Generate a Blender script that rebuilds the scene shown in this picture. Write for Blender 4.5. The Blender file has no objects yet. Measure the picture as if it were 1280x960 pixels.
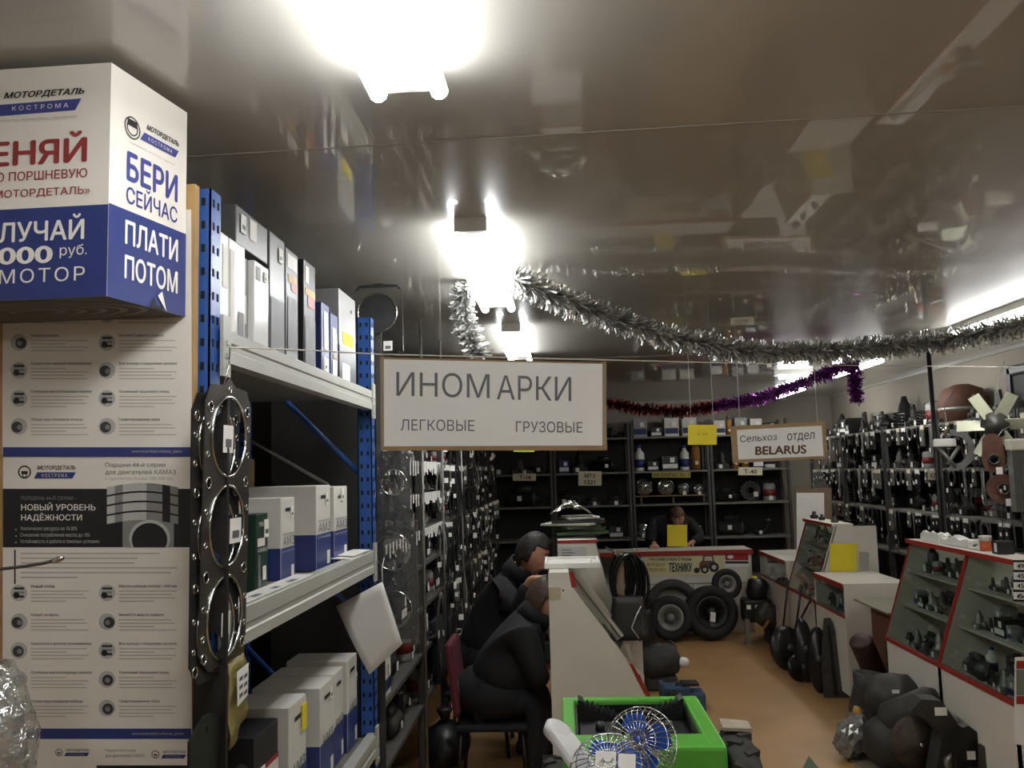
import bpy, bmesh, math, random
import numpy as np
from mathutils import Vector, Matrix, Euler
from mathutils.geometry import delaunay_2d_cdt
random.seed(7)
R = random.random
U = random.uniform
SC = bpy.context.scene
COL = SC.collection
# ------------------------------------------------------------------ camera, exposure, world
F_PX = 1072.0
PITCH = math.radians(5.7)
ROLL = 0.027
YAW = 0.0532
CAM = Vector((0, 0, 1.7))
ROT = Matrix.Rotation(YAW, 3, 'Z') @ Matrix.Rotation(math.pi / 2 + PITCH, 3, 'X') @ Matrix.Rotation(-ROLL, 3, 'Z')
_c = ROT.transposed() @ Vector((0, 1, 0))
SHX = 700 - (640 + F_PX * _c.x / -_c.z)
SHY = 588 - (480 - F_PX * _c.y / -_c.z)
cd = bpy.data.cameras.new('camera')
cam = bpy.data.objects.new('camera', cd)
COL.objects.link(cam)
cam.location = CAM
cam.rotation_euler = ROT.to_euler()
cd.sensor_width = 36
cd.lens = F_PX * 36 / 1280
cd.shift_x = -SHX / 1280
cd.shift_y = SHY / 1280
cd.clip_start = 0.05
SC.camera = cam
SC.view_settings.view_transform = 'Standard'
SC.view_settings.look = 'None'
SC.view_settings.gamma = 1
SC.view_settings.use_curve_mapping = False
SC.view_settings.exposure = 0.12
TUBE = 30.0
RIGHT_TUBE = 46.0
wd = bpy.data.worlds.new('room_air')
SC.world = wd
wd.use_nodes = True
wd.node_tree.nodes['Background'].inputs[0].default_value = (0.5, 0.5, 0.5, 1)
wd.node_tree.nodes['Background'].inputs[1].default_value = 0.02
SC.cycles.max_bounces = 6
SC.cycles.transparent_max_bounces = 12
SC.cycles.use_denoising = True


def ray(u, v):
    return ROT @ Vector(((u - SHX - 640) / F_PX, -(v - SHY - 480) / F_PX, -1))


def atY(u, v, Y):
    d = ray(u, v)
    return CAM + d * (Y / d.y)


def atX(u, v, X):
    d = ray(u, v)
    return CAM + d * (X / d.x)


def atZ(u, v, Z):
    d = ray(u, v)
    return CAM + d * ((Z - CAM.z) / d.z)


# ------------------------------------------------------------------ materials
MATS = {}


def lin(c):
    return tuple(((x / 255) / 12.92 if x / 255 <= 0.04045 else ((x / 255 + 0.055) / 1.055) ** 2.4) for x in c)


def mat(name, rgb, rough=0.6, metal=0.0, var=0.12, scale=14.0, bump=0.0, emit=0.0, spec=0.5, coat=0.0):
    if name in MATS:
        return MATS[name]
    m = bpy.data.materials.new(name)
    m.use_nodes = True
    nt = m.node_tree
    b = nt.nodes['Principled BSDF']
    c = lin(rgb)
    b.inputs['Roughness'].default_value = rough
    b.inputs['Metallic'].default_value = metal
    b.inputs['Specular IOR Level'].default_value = spec
    b.inputs['Coat Weight'].default_value = coat
    b.inputs['Base Color'].default_value = (*c, 1)
    if var > 0 or bump > 0:
        tc = nt.nodes.new('ShaderNodeTexCoord')
        nz = nt.nodes.new('ShaderNodeTexNoise')
        nz.inputs['Scale'].default_value = scale
        nz.inputs['Detail'].default_value = 5
        nt.links.new(tc.outputs['Object'], nz.inputs['Vector'])
        if var > 0:
            rp = nt.nodes.new('ShaderNodeValToRGB')
            rp.color_ramp.elements[0].position = 0.3
            rp.color_ramp.elements[1].position = 0.7
            rp.color_ramp.elements[0].color = (*[x * (1 - var) for x in c], 1)
            rp.color_ramp.elements[1].color = (*[min(1, x * (1 + var * 0.6)) for x in c], 1)
            nt.links.new(nz.outputs['Fac'], rp.inputs['Fac'])
            nt.links.new(rp.outputs['Color'], b.inputs['Base Color'])
        if bump > 0:
            bp = nt.nodes.new('ShaderNodeBump')
            bp.inputs['Strength'].default_value = bump
            bp.inputs['Distance'].default_value = 0.01
            nt.links.new(nz.outputs['Fac'], bp.inputs['Height'])
            nt.links.new(bp.outputs['Normal'], b.inputs['Normal'])
    if emit > 0:
        b.inputs['Emission Color'].default_value = (*c, 1)
        b.inputs['Emission Strength'].default_value = emit
    MATS[name] = m
    return m


def clear(name, tint=(235, 240, 235), refl=0.12, rough=0.03, body=0.0, bump=0.0):
    """thin clear pane or film: mostly see-through, a little gloss"""
    if name in MATS:
        return MATS[name]
    m = bpy.data.materials.new(name)
    m.use_nodes = True
    nt = m.node_tree
    nt.nodes.remove(nt.nodes['Principled BSDF'])
    out = nt.nodes['Material Output']
    tr = nt.nodes.new('ShaderNodeBsdfTransparent')
    tr.inputs[0].default_value = (*lin(tint), 1)
    gl = nt.nodes.new('ShaderNodeBsdfGlossy')
    gl.inputs['Roughness'].default_value = rough
    gl.inputs[0].default_value = (0.9, 0.9, 0.9, 1)
    lw = nt.nodes.new('ShaderNodeLayerWeight')
    lw.inputs['Blend'].default_value = 0.5
    pw = nt.nodes.new('ShaderNodeMath')
    pw.operation = 'POWER'
    pw.inputs[1].default_value = 4.0
    nt.links.new(lw.outputs['Facing'], pw.inputs[0])
    mp = nt.nodes.new('ShaderNodeMapRange')
    mp.inputs['To Min'].default_value = refl
    mp.inputs['To Max'].default_value = 0.7
    nt.links.new(pw.outputs[0], mp.inputs['Value'])
    mx = nt.nodes.new('ShaderNodeMixShader')
    nt.links.new(mp.outputs[0], mx.inputs[0])
    if body > 0:
        df = nt.nodes.new('ShaderNodeBsdfDiffuse')
        df.inputs[0].default_value = (*lin(tint), 1)
        m2 = nt.nodes.new('ShaderNodeMixShader')
        m2.inputs[0].default_value = body
        nt.links.new(tr.outputs[0], m2.inputs[1])
        nt.links.new(df.outputs[0], m2.inputs[2])
        nt.links.new(m2.outputs[0], mx.inputs[1])
    else:
        nt.links.new(tr.outputs[0], mx.inputs[1])
    nt.links.new(gl.outputs[0], mx.inputs[2])
    if bump > 0:
        nz = nt.nodes.new('ShaderNodeTexNoise')
        nz.inputs['Scale'].default_value = 26
        tc = nt.nodes.new('ShaderNodeTexCoord')
        nt.links.new(tc.outputs['Object'], nz.inputs['Vector'])
        bp = nt.nodes.new('ShaderNodeBump')
        bp.inputs['Strength'].default_value = bump
        bp.inputs['Distance'].default_value = 0.03
        nt.links.new(nz.outputs['Fac'], bp.inputs['Height'])
        nt.links.new(bp.outputs['Normal'], gl.inputs['Normal'])
    nt.links.new(mx.outputs[0], out.inputs['Surface'])
    MATS[name] = m
    return m


WHITE = mat('white_laminate', (212, 206, 194), 0.45, var=0.05, scale=4)
PAPER = mat('white_paper', (228, 226, 220), 0.6, var=0.04, scale=5)
GLOSSPAPER = mat('poster_paper', (222, 216, 206), 0.35, var=0.03, scale=4)
CARD = mat('brown_cardboard', (150, 122, 88), 0.8, var=0.12, scale=9)
NAVY = mat('navy_print', (46, 58, 116), 0.35, var=0.05)
NAVY2 = mat('navy_letters', (62, 68, 132), 0.4, var=0.0)
REDP = mat('red_print', (158, 44, 44), 0.4, var=0.03)
WINE = mat('wine_letters', (140, 52, 52), 0.5, var=0.0)
WLET = mat('white_letters', (232, 228, 220), 0.5, var=0.0)
INK = mat('dark_ink', (34, 34, 36), 0.5, var=0.0)
INK2 = mat('grey_ink', (96, 96, 98), 0.5, var=0.0)
INK3 = mat('pale_ink', (178, 172, 164), 0.5, var=0.0)
BLACKP = mat('black_print', (30, 30, 32), 0.35, var=0.1)
BLUE = mat('blue_steel', (44, 86, 156), 0.35, var=0.1, scale=8)
BEAM = mat('grey_beam', (172, 172, 164), 0.4, var=0.06, scale=6)
GALV = mat('galvanised_steel', (150, 150, 144), 0.4, 0.6, var=0.12)
SHELFG = mat('grey_shelf', (150, 148, 138), 0.5, var=0.1)
BLK = mat('black_plastic', (22, 22, 23), 0.45, var=0.25)
RUBBER = mat('black_rubber', (26, 26, 26), 0.75, var=0.2, bump=0.2)
IRON = mat('cast_iron', (44, 42, 40), 0.5, 0.3, var=0.3, bump=0.3)
IRON2 = mat('dull_steel', (86, 84, 80), 0.45, 0.6, var=0.3)
CHROME = mat('chrome', (205, 205, 200), 0.12, 1.0, var=0.0)
RUST = mat('brown_primer', (96, 62, 48), 0.7, 0.1, var=0.25, bump=0.2)
WOOD = mat('pine_wood', (176, 142, 92), 0.6, var=0.18, scale=6)
WOOD2 = mat('old_wood', (134, 112, 80), 0.7, var=0.2, scale=6)
YELLOW = mat('yellow_paper', (226, 206, 44), 0.6, var=0.03)
SKIN = mat('skin', (190, 138, 112), 0.5, var=0.05)
HAIR = mat('dark_hair', (34, 26, 22), 0.6, var=0.3, scale=60)
HAIR2 = mat('brown_hair', (70, 52, 38), 0.6, var=0.3, scale=60)
CLOTH = mat('black_cloth', (20, 20, 23), 0.85, var=0.2, scale=30)
CLOTH2 = mat('dark_trousers', (22, 23, 28), 0.85, var=0.2, scale=30)
BURG = mat('burgundy_cloth', (92, 24, 36), 0.8, var=0.15, scale=40)
GREEN = mat('green_paint', (98, 182, 66), 0.35, var=0.06)
DKGREEN = mat('dark_green_print', (24, 54, 40), 0.4, var=0.1)
TAG = mat('price_tag_paper', (236, 234, 228), 0.6, var=0.0)
REDEDGE = mat('red_edging', (150, 40, 32), 0.45, var=0.1)
GLASS = clear('showcase_glass', (242, 247, 244), 0.035, 0.015)
FILM = clear('clear_film', (238, 238, 234), 0.16, 0.12, 0.10, bump=0.6)
FILM2 = clear('thin_film', (240, 240, 238), 0.06, 0.15, 0.03, bump=0.5)


# ------------------------------------------------------------------ mesh builder
class MB:
    def __init__(self):
        self.v = []
        self.f = []
        self.m = []
        self.s = []

    def add(self, vs, fs, mi=0, smooth=False, M=None):
        o = len(self.v)
        for p in vs:
            p = Vector(p)
            self.v.append(M @ p if M is not None else p)
        for f in fs:
            self.f.append([i + o for i in f])
            self.m.append(mi)
            self.s.append(smooth)
        return self

    def box(self, lo, hi, mi=0, M=None, bev=0.0):
        x0, y0, z0 = lo
        x1, y1, z1 = hi
        if bev <= 0:
            vs = [(x0, y0, z0), (x1, y0, z0), (x1, y1, z0), (x0, y1, z0), (x0, y0, z1), (x1, y0, z1), (x1, y1, z1), (x0, y1, z1)]
            fs = [(0, 3, 2, 1), (4, 5, 6, 7), (0, 1, 5, 4), (1, 2, 6, 5), (2, 3, 7, 6), (3, 0, 4, 7)]
            return self.add(vs, fs, mi, False, M)
        bm = bmesh.new()
        bmesh.ops.create_cube(bm, size=1)
        for q in bm.verts:
            q.co = Vector(((x0 + x1) / 2 + q.co.x * (x1 - x0), (y0 + y1) / 2 + q.co.y * (y1 - y0), (z0 + z1) / 2 + q.co.z * (z1 - z0)))
        bmesh.ops.bevel(bm, geom=bm.edges[:], offset=bev, segments=2, affect='EDGES', profile=0.6)
        self.bm(bm, mi, M)
        return self

    def bm(self, bm, mi=0, M=None, smooth=False):
        bm.verts.ensure_lookup_table()
        bm.verts.index_update()
        self.add([q.co.copy() for q in bm.verts], [[q.index for q in f.verts] for f in bm.faces], mi, smooth, M)
        bm.free()

    def prism(self, poly, axis, a, b, mi=0, M=None):
        """poly of 2-D points extruded along axis 'x','y' or 'z' from a to b"""
        n = len(poly)

        def pt(p, t):
            return {'x': (t, p[0], p[1]), 'y': (p[0], t, p[1]), 'z': (p[0], p[1], t)}[axis]
        vs = [pt(p, a) for p in poly] + [pt(p, b) for p in poly]
        fs = [list(range(n))[::-1], list(range(n, 2 * n))] + [(i, (i + 1) % n, n + (i + 1) % n, n + i) for i in range(n)]
        return self.add(vs, fs, mi, False, M)

    def lathe(self, prof, seg=20, mi=0, M=None, smooth=True, close=False):
        """prof: (radius, z) pairs"""
        vs, fs = [], []
        n = len(prof)
        for k in range(seg):
            a = 2 * math.pi * k / seg
            for r, z in prof:
                vs.append((r * math.cos(a), r * math.sin(a), z))
        rng = n if close else n - 1
        for k in range(seg):
            k2 = (k + 1) % seg
            for i in range(rng):
                j = (i + 1) % n
                fs.append((k * n + i, k2 * n + i, k2 * n + j, k * n + j))
        if not close:
            if prof[0][0] > 1e-6:
                fs.append([k * n for k in range(seg)][::-1])
            if prof[-1][0] > 1e-6:
                fs.append([k * n + n - 1 for k in range(seg)])
        return self.add(vs, fs, mi, smooth, M)

    def tube(self, pts, r, seg=8, mi=0, M=None, closed=False, smooth=True):
        pts = [Vector(p) for p in pts]
        n = len(pts)
        rr = r if isinstance(r, (list, tuple)) else [r] * n
        vs, fs = [], []
        prev = None
        for i, p in enumerate(pts):
            if closed:
                t = (pts[(i + 1) % n] - pts[i - 1])
            else:
                t = pts[min(i + 1, n - 1)] - pts[max(i - 1, 0)]
            t = t.normalized() if t.length > 1e-9 else Vector((0, 0, 1))
            if prev is None:
                ref = Vector((0, 0, 1)) if abs(t.z) < 0.9 else Vector((1, 0, 0))
                a = t.cross(ref).normalized()
            else:
                a = prev - t * prev.dot(t)
                a = a.normalized() if a.length > 1e-6 else t.orthogonal().normalized()
            prev = a
            b = t.cross(a)
            for k in range(seg):
                w = 2 * math.pi * k / seg
                vs.append(p + (a * math.cos(w) + b * math.sin(w)) * rr[i])
        last = n if closed else n - 1
        for i in range(last):
            j = (i + 1) % n
            for k in range(seg):
                k2 = (k + 1) % seg
                fs.append((i * seg + k, i * seg + k2, j * seg + k2, j * seg + k))
        if not closed:
            fs.append(list(range(seg))[::-1])
            fs.append([(n - 1) * seg + k for k in range(seg)])
        return self.add(vs, fs, mi, smooth, M)

    def blob(self, c, r, mi=0, jit=0.0, sub=2, M=None, seed=0):
        bm = bmesh.new()
        bmesh.ops.create_icosphere(bm, subdivisions=sub, radius=1)
        rs = random.Random(seed)
        r = r if isinstance(r, (list, tuple)) else (r, r, r)
        for q in bm.verts:
            k = 1 + jit * (rs.random() - 0.5) * 2
            q.co = Vector((c[0] + q.co.x * r[0] * k, c[1] + q.co.y * r[1] * k, c[2] + q.co.z * r[2] * k))
        self.bm(bm, mi, M, smooth=jit < 0.12)
        return self

    def quad(self, a, b, c, d, mi=0):
        return self.add([a, b, c, d], [(0, 1, 2, 3)], mi)

    def slab(self, pts, n, t, mi=0):
        """polygon pts (world) thickened by t along n"""
        n = Vector(n).normalized() * t
        k = len(pts)
        vs = [Vector(p) for p in pts] + [Vector(p) + n for p in pts]
        fs = [list(range(k))[::-1], list(range(k, 2 * k))] + [(i, (i + 1) % k, k + (i + 1) % k, k + i) for i in range(k)]
        return self.add(vs, fs, mi)

    def mesh(self, name, mats):
        me = bpy.data.meshes.new(name)
        me.from_pydata([tuple(p) for p in self.v], [], self.f)
        for m in (mats if isinstance(mats, (list, tuple)) else [mats]):
            me.materials.append(m)
        me.polygons.foreach_set('material_index', self.m)
        me.polygons.foreach_set('use_smooth', self.s)
        bm = bmesh.new()
        bm.from_mesh(me)
        bmesh.ops.recalc_face_normals(bm, faces=bm.faces)
        bm.to_mesh(me)
        bm.free()
        me.update()
        return me

    def build(self, name, mats, parent=None):
        """coordinates are world coordinates; kept so under an unrotated parent"""
        if parent is not None:
            w = wloc(parent)
            self.v = [p - w for p in self.v]
        return link(name, self.mesh(name, mats), parent)


def wloc(o):
    w = Vector((0, 0, 0))
    while o is not None:
        w += o.location
        o = o.parent
    return w


def link(name, data, parent=None):
    o = bpy.data.objects.new(name, data)
    COL.objects.link(o)
    if parent is not None:
        o.parent = parent
    return o


def thing(name, label, cat, loc=(0, 0, 0), group=None):
    o = link(name, None)
    o.location = loc
    o.empty_display_size = 0.1
    return tag(o, label, cat, group)


def tag(o, label, cat, group=None):
    o['label'] = label
    o['category'] = cat
    if group:
        o['group'] = group
    return o


def struct(o):
    o['kind'] = 'structure'
    return o


def spin(o, rz=0, rx=0, ry=0):
    o.rotation_euler = (rx, ry, rz)
    return o


def recentre(mb):
    return mb


# outline with holes -> thin plate in the XY plane, thickness t
def plate(outer, holes, t):
    cu = bpy.data.curves.new('tmp', 'CURVE')
    cu.dimensions = '2D'
    cu.fill_mode = 'BOTH'
    cu.extrude = t / 2
    for loop in [outer] + holes:
        sp = cu.splines.new('POLY')
        sp.points.add(len(loop) - 1)
        for i, p in enumerate(loop):
            sp.points[i].co = (p[0], p[1], 0, 1)
        sp.use_cyclic_u = True
    return from_curve(cu)


def from_curve(cu):
    ob = bpy.data.objects.new('tmp', cu)
    COL.objects.link(ob)
    dg = bpy.context.evaluated_depsgraph_get()
    me = bpy.data.meshes.new_from_object(ob.evaluated_get(dg))
    vs = [v.co.copy() for v in me.vertices]
    fs = [list(p.vertices) for p in me.polygons]
    bpy.data.objects.remove(ob)
    bpy.data.curves.remove(cu)
    bpy.data.meshes.remove(me)
    return vs, fs


def circ(cx, cy, r, n=24, ry=None):
    ry = ry or r
    return [(cx + r * math.cos(2 * math.pi * k / n), cy + ry * math.sin(2 * math.pi * k / n)) for k in range(n)]


GLY = {}


def glyphs(s, bold=0.0, shear=0.0, space=1.0, res=4):
    """flat filled outlines of a line of lettering"""
    key = (s, bold, shear, space)
    if key in GLY:
        return GLY[key]
    cu = bpy.data.curves.new('tmp', 'FONT')
    cu.body = s
    cu.size = 1
    cu.shear = shear
    cu.space_character = space
    ob = bpy.data.objects.new('tmp', cu)
    COL.objects.link(ob)
    c2 = ob.to_curve(bpy.context.evaluated_depsgraph_get())
    loops = []
    for sp in c2.splines:
        bp = sp.bezier_points
        n = len(bp)
        pts = [[Vector(q.handle_left), Vector(q.co), Vector(q.handle_right)] for q in bp]
        out = []
        for i in range(n):
            p0, p1, p2, p3 = pts[i][1], pts[i][2], pts[(i + 1) % n][0], pts[(i + 1) % n][1]
            straight = (p1 - p0).cross(p3 - p0).length < 1e-5 and (p2 - p0).cross(p3 - p0).length < 1e-5
            for k in range(1 if straight else res):
                t = k / res if not straight else 0
                u = 1 - t
                out.append(p0 * u ** 3 + p1 * 3 * u * u * t + p2 * 3 * u * t * t + p3 * t ** 3)
        loops.append(out)
    ob.to_curve_clear()
    bpy.data.objects.remove(ob)
    bpy.data.curves.remove(cu)
    pts2, ed = [], []
    bo = bold * 1.9
    if bo:
        loops = [[p + Vector((dx, dy, 0)) for p in l] for dx, dy in ((0, 0), (bo, 0), (bo * .5, bo * .4), (bo * .5, -bo * .4)) for l in loops]
    for l in loops:
        l = [p for i, p in enumerate(l) if (p - l[i - 1]).length > 1e-5]
        o = len(pts2)
        pts2 += [Vector((p.x, p.y)) for p in l]
        ed += [(o + i, o + (i + 1) % len(l)) for i in range(len(l))]
    vs, fs = [], []
    if pts2:
        rv, _, rf, _, _, _ = delaunay_2d_cdt(pts2, ed, [], 0, 1e-6)
        A = np.array([tuple(pts2[i]) for i, j in ed])
        B = np.array([tuple(pts2[j]) for i, j in ed])
        V = np.array([tuple(p) for p in rv])
        rf = [list(f) for f in rf if len(f) == 3]
        C = V[np.array(rf)].mean(axis=1)
        dy = B[:, 1] - A[:, 1]
        dy[dy == 0] = 1e-12
        cy = C[:, 1][:, None]
        cross = (A[:, 1][None] > cy) != (B[:, 1][None] > cy)
        xs = (B[:, 0] - A[:, 0])[None] * (cy - A[:, 1][None]) / dy[None] + A[:, 0][None]
        wn = np.where(cross & (C[:, 0][:, None] < xs), np.where(B[:, 1] > A[:, 1], 1, -1)[None], 0).sum(axis=1)
        fs = [f for f, w in zip(rf, wn) if w]
        vs = [Vector((p.x, p.y, 0)) for p in rv]
        used = sorted({i for f in fs for i in f})
        ren = {i: k for k, i in enumerate(used)}
        vs = [vs[i] for i in used]
        fs = [[ren[i] for i in f] for f in fs]
    GLY[key] = (vs, fs)
    return vs, fs


class Face:
    """a flat face in the place: origin o, right r, up u (unit); prints go on it"""

    def __init__(self, o, r, u):
        self.o, self.r, self.u = Vector(o), Vector(r).normalized(), Vector(u).normalized()
        self.n = self.r.cross(self.u)

    def p(self, a, b, d=0.0):
        return self.o + self.r * a + self.u * b + self.n * d

    def text(self, mb, s, a0, b0, a1, b1, mi=0, d=0.0012, **kw):
        vs, fs = glyphs(s, **kw)
        if not vs:
            return
        x0 = min(v.x for v in vs)
        x1 = max(v.x for v in vs)
        y0 = min(v.y for v in vs)
        y1 = max(v.y for v in vs)
        mb.add([self.p(a0 + (v.x - x0) / (x1 - x0) * (a1 - a0), b0 + (v.y - y0) / (y1 - y0) * (b1 - b0), d) for v in vs], fs, mi)

    def rect(self, mb, a0, b0, a1, b1, mi=0, d=0.001, sk=0.0):
        mb.add([self.p(a0, b0, d), self.p(a1, b0, d), self.p(a1 + sk, b1, d), self.p(a0 + sk, b1, d)], [(0, 1, 2, 3)], mi)

    def poly(self, mb, pts, mi=0, d=0.001):
        mb.add([self.p(a, b, d) for a, b in pts], [list(range(len(pts)))], mi)

    def disc(self, mb, a, b, r, mi=0, d=0.001, n=20):
        self.poly(mb, circ(a, b, r, n), mi, d)

    def ring(self, mb, a, b, r, w, mi=0, d=0.001, n=20):
        vs = [self.p(x, y, d) for x, y in circ(a, b, r, n)] + [self.p(x, y, d) for x, y in circ(a, b, r - w, n)]
        mb.add(vs, [(i, (i + 1) % n, n + (i + 1) % n, n + i) for i in range(n)], mi)

    def sheet(self, mb, a0, b0, a1, b1, t=0.001, mi=0):
        mb.slab([self.p(a0, b0, -t), self.p(a1, b0, -t), self.p(a1, b1, -t), self.p(a0, b1, -t)], self.n, t, mi)


class PxFace(Face):
    """a face parallel to the photograph's cross direction at distance Y, addressed by picture coordinates"""

    def __init__(self, Y):
        self.Y = Y
        self.n = Vector((0, -1, 0))

    def p(self, a, b, d=0.0):
        return atY(a, b, self.Y) + self.n * d

    def text(self, mb, s, a0, b0, a1, b1, mi=0, d=0.0012, **kw):   # b0 = top, b1 = bottom in picture rows
        Face.text(self, mb, s, a0, b1, a1, b0, mi, d, **kw)


ORD = ['first', 'second', 'third', 'fourth', 'fifth', 'sixth', 'seventh', 'eighth', 'ninth', 'tenth', 'eleventh', 'twelfth', 'thirteenth',
       'fourteenth', 'fifteenth', 'sixteenth', 'seventeenth', 'eighteenth', 'nineteenth', 'twentieth', 'twenty-first', 'twenty-second',
       'twenty-third', 'twenty-fourth', 'twenty-fifth', 'twenty-sixth', 'twenty-seventh', 'twenty-eighth', 'twenty-ninth', 'thirtieth']


def skinmesh(verts, edges, radii, root=0, sub=2):
    me = bpy.data.meshes.new('tmp')
    me.from_pydata([tuple(v) for v in verts], edges, [])
    ob = bpy.data.objects.new('tmp', me)
    COL.objects.link(ob)
    sk = ob.modifiers.new('s', 'SKIN')
    sk.use_smooth_shade = True
    if not me.skin_vertices:
        bm = bmesh.new()
        bm.from_mesh(me)
        bm.verts.layers.skin.verify()
        bm.to_mesh(me)
        bm.free()
    for i, r in enumerate(radii):
        me.skin_vertices[0].data[i].radius = r if isinstance(r, tuple) else (r, r)
        me.skin_vertices[0].data[i].use_root = (i == root)
    ss = ob.modifiers.new('u', 'SUBSURF')
    ss.levels = sub
    ss.render_levels = sub
    dg = bpy.context.evaluated_depsgraph_get()
    out = bpy.data.meshes.new_from_object(ob.evaluated_get(dg))
    vs = [v.co.copy() for v in out.vertices]
    fs = [list(p.vertices) for p in out.polygons]
    bpy.data.objects.remove(ob)
    bpy.data.meshes.remove(out)
    bpy.data.meshes.remove(me)
    return vs, fs


# ------------------------------------------------------------------ room shell
H = 2.57
XL, XR, YB, YN = -1.55, 3.55, 11.35, -2.6


def floor_mat():
    m = mat('tan_linoleum', (172, 134, 88), 0.42, var=0.16, scale=2.2, bump=0.05)
    return m


def ceil_mat():
    m = bpy.data.materials.new('glossy_stretch_ceiling')
    m.use_nodes = True
    nt = m.node_tree
    b = nt.nodes['Principled BSDF']
    b.inputs['Base Color'].default_value = (*lin((184, 181, 173)), 1)
    b.inputs['Roughness'].default_value = 0.32
    b.inputs['Specular IOR Level'].default_value = 0.35
    b.inputs['Coat Weight'].default_value = 0.9
    b.inputs['Coat Roughness'].default_value = 0.006
    b.inputs['Coat IOR'].default_value = 1.5
    return m


WALL = mat('painted_wall', (150, 142, 130), 0.75, var=0.06, scale=1.5)
struct(MB().box((XL - .1, YN - .1, -.1), (XR + .1, YB + .1, 0)).build('floor', floor_mat()))
struct(MB().box((XL - .1, YN - .1, H), (XR + .1, YB + .1, H + .1)).build('ceiling', ceil_mat()))
struct(MB().box((XL - .1, YN, 0), (XL, YB, H)).build('wall_left', WALL))
struct(MB().box((XR, YN, 0), (XR + .1, YB, H)).build('wall_right', WALL))
struct(MB().box((XL - .1, YB, 0), (XR + .1, YB + .1, H)).build('wall_back', WALL))
struct(MB().box((XL - .1, YN - .1, 0), (XR + .1, YN, H)).build('wall_front', WALL))
SEAM = mat('ceiling_seam', (150, 146, 138), 0.4, var=0.0)
struct(MB().prism([(XL, 2.21), (XL, 2.216), (XR, 2.044), (XR, 2.038)], 'z', H - .0015, H + .001).build('trim_1', SEAM))
struct(MB().box((XL, 6.7, H - .002), (XR, 6.706, H + .001)).build('trim_2', SEAM))
struct(MB().box((XR - .02, YN, H - .03), (XR, YB, H)).build('trim_3', SEAM))
struct(MB().box((XL, YB - .02, H - .03), (XR, YB, H)).build('trim_4', SEAM))

# ------------------------------------------------------------------ ceiling lamps
LAMPW = mat('lamp_housing', (214, 214, 208), 0.4, var=0.03)
GLOW = mat('lit_tube', (250, 252, 253), 0.4, var=0, emit=TUBE)
GLOW2 = mat('lit_side_tube', (252, 252, 250), 0.4, var=0, emit=RIGHT_TUBE)


def ceiling_lamp(y0, y1, x, label, w=0.2, glow=GLOW, along='y', n=2):
    t = thing('ceiling_lamp', label, 'lamp', (x, (y0 + y1) / 2, H), 'fluorescent ceiling lamps')
    L = (y1 - y0) / 2

    def bx(mb, lo, hi):
        mb.box(lo, hi)
    if along == 'y':
        S = lambda a, b, c: (a, b, c)
    else:
        S = lambda a, b, c: (b, a, c)

    def sb(mb, lo, hi, mi=0):
        p, q = S(*lo), S(*hi)
        mb.box(tuple(min(a, b) for a, b in zip(p, q)), tuple(max(a, b) for a, b in zip(p, q)), mi)
        return mb
    loc = Vector(t.location)
    mb = MB()
    h = w / 2
    sb(mb, (-h * .5, -L, -.04), (h * .5, L, 0))
    link('housing', mb.mesh('housing', LAMPW), t)
    for e in (-1, 1):
        m3 = MB()
        sb(m3, (-h * .56, e * L - .03, -.05), (h * .56, e * L + .004, 0))
        link('end_cap', m3.mesh('end_cap', LAMPW), t)
    for k in range(n):
        dx = (k - (n - 1) / 2) * h * 1.3
        m4 = MB()
        m4.tube([S(dx, -L + .02, -.062), S(dx, L - .02, -.062)], 0.019, 10)
        link('tube', m4.mesh('tube', glow), t)
    return t


ceiling_lamp(.55, 1.76, -.295, 'nearest bright twin tube ceiling lamp above the promo box')
ceiling_lamp(2.88, 4.22, -.28, 'bright twin tube ceiling lamp where the silver tinsel starts')
ceiling_lamp(5.0, 6.25, -.262, 'small looking ceiling lamp just above the white hanging sign')
ceiling_lamp(4.5, 5.75, 2.6, 'tube lamp over the right hand glass counters, nearest of that row', 0.1, GLOW2, 'y', 1)
ceiling_lamp(6.95, 8.15, 2.6, 'tube lamp on the right with purple tinsel hanging from it', 0.1, GLOW2, 'y', 1)
ceiling_lamp(9.3, 10.5, 2.65, 'tube lamp on the right farthest back, by the back wall', 0.1, GLOW2, 'y', 1)
ceiling_lamp(-1.9, -.65, -.295, 'ceiling lamp behind the camera in the middle row')  # added unseen lamp, lifts ambient light on front faces
ceiling_lamp(2.15, 3.4, 2.6, 'tube lamp on the right beside the camera, outside the picture', 0.1, GLOW2, 'y', 1)  # added out of view for more fill light
ceiling_lamp(-.2, 1.05, 2.6, 'tube lamp on the right behind the camera', 0.1, GLOW2, 'y', 1)  # another unseen lamp added to raise the ambient light
ceiling_lamp(2.02, 2.34, 8.05, 'short crosswise tube lamp above the brown framed section sign', 0.1, GLOW2, 'x', 1)
_l = [o for o in COL.objects if o.get('label', '').startswith('short crosswise')][0]
_l.location = (2.2, 8.05, H)

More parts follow.
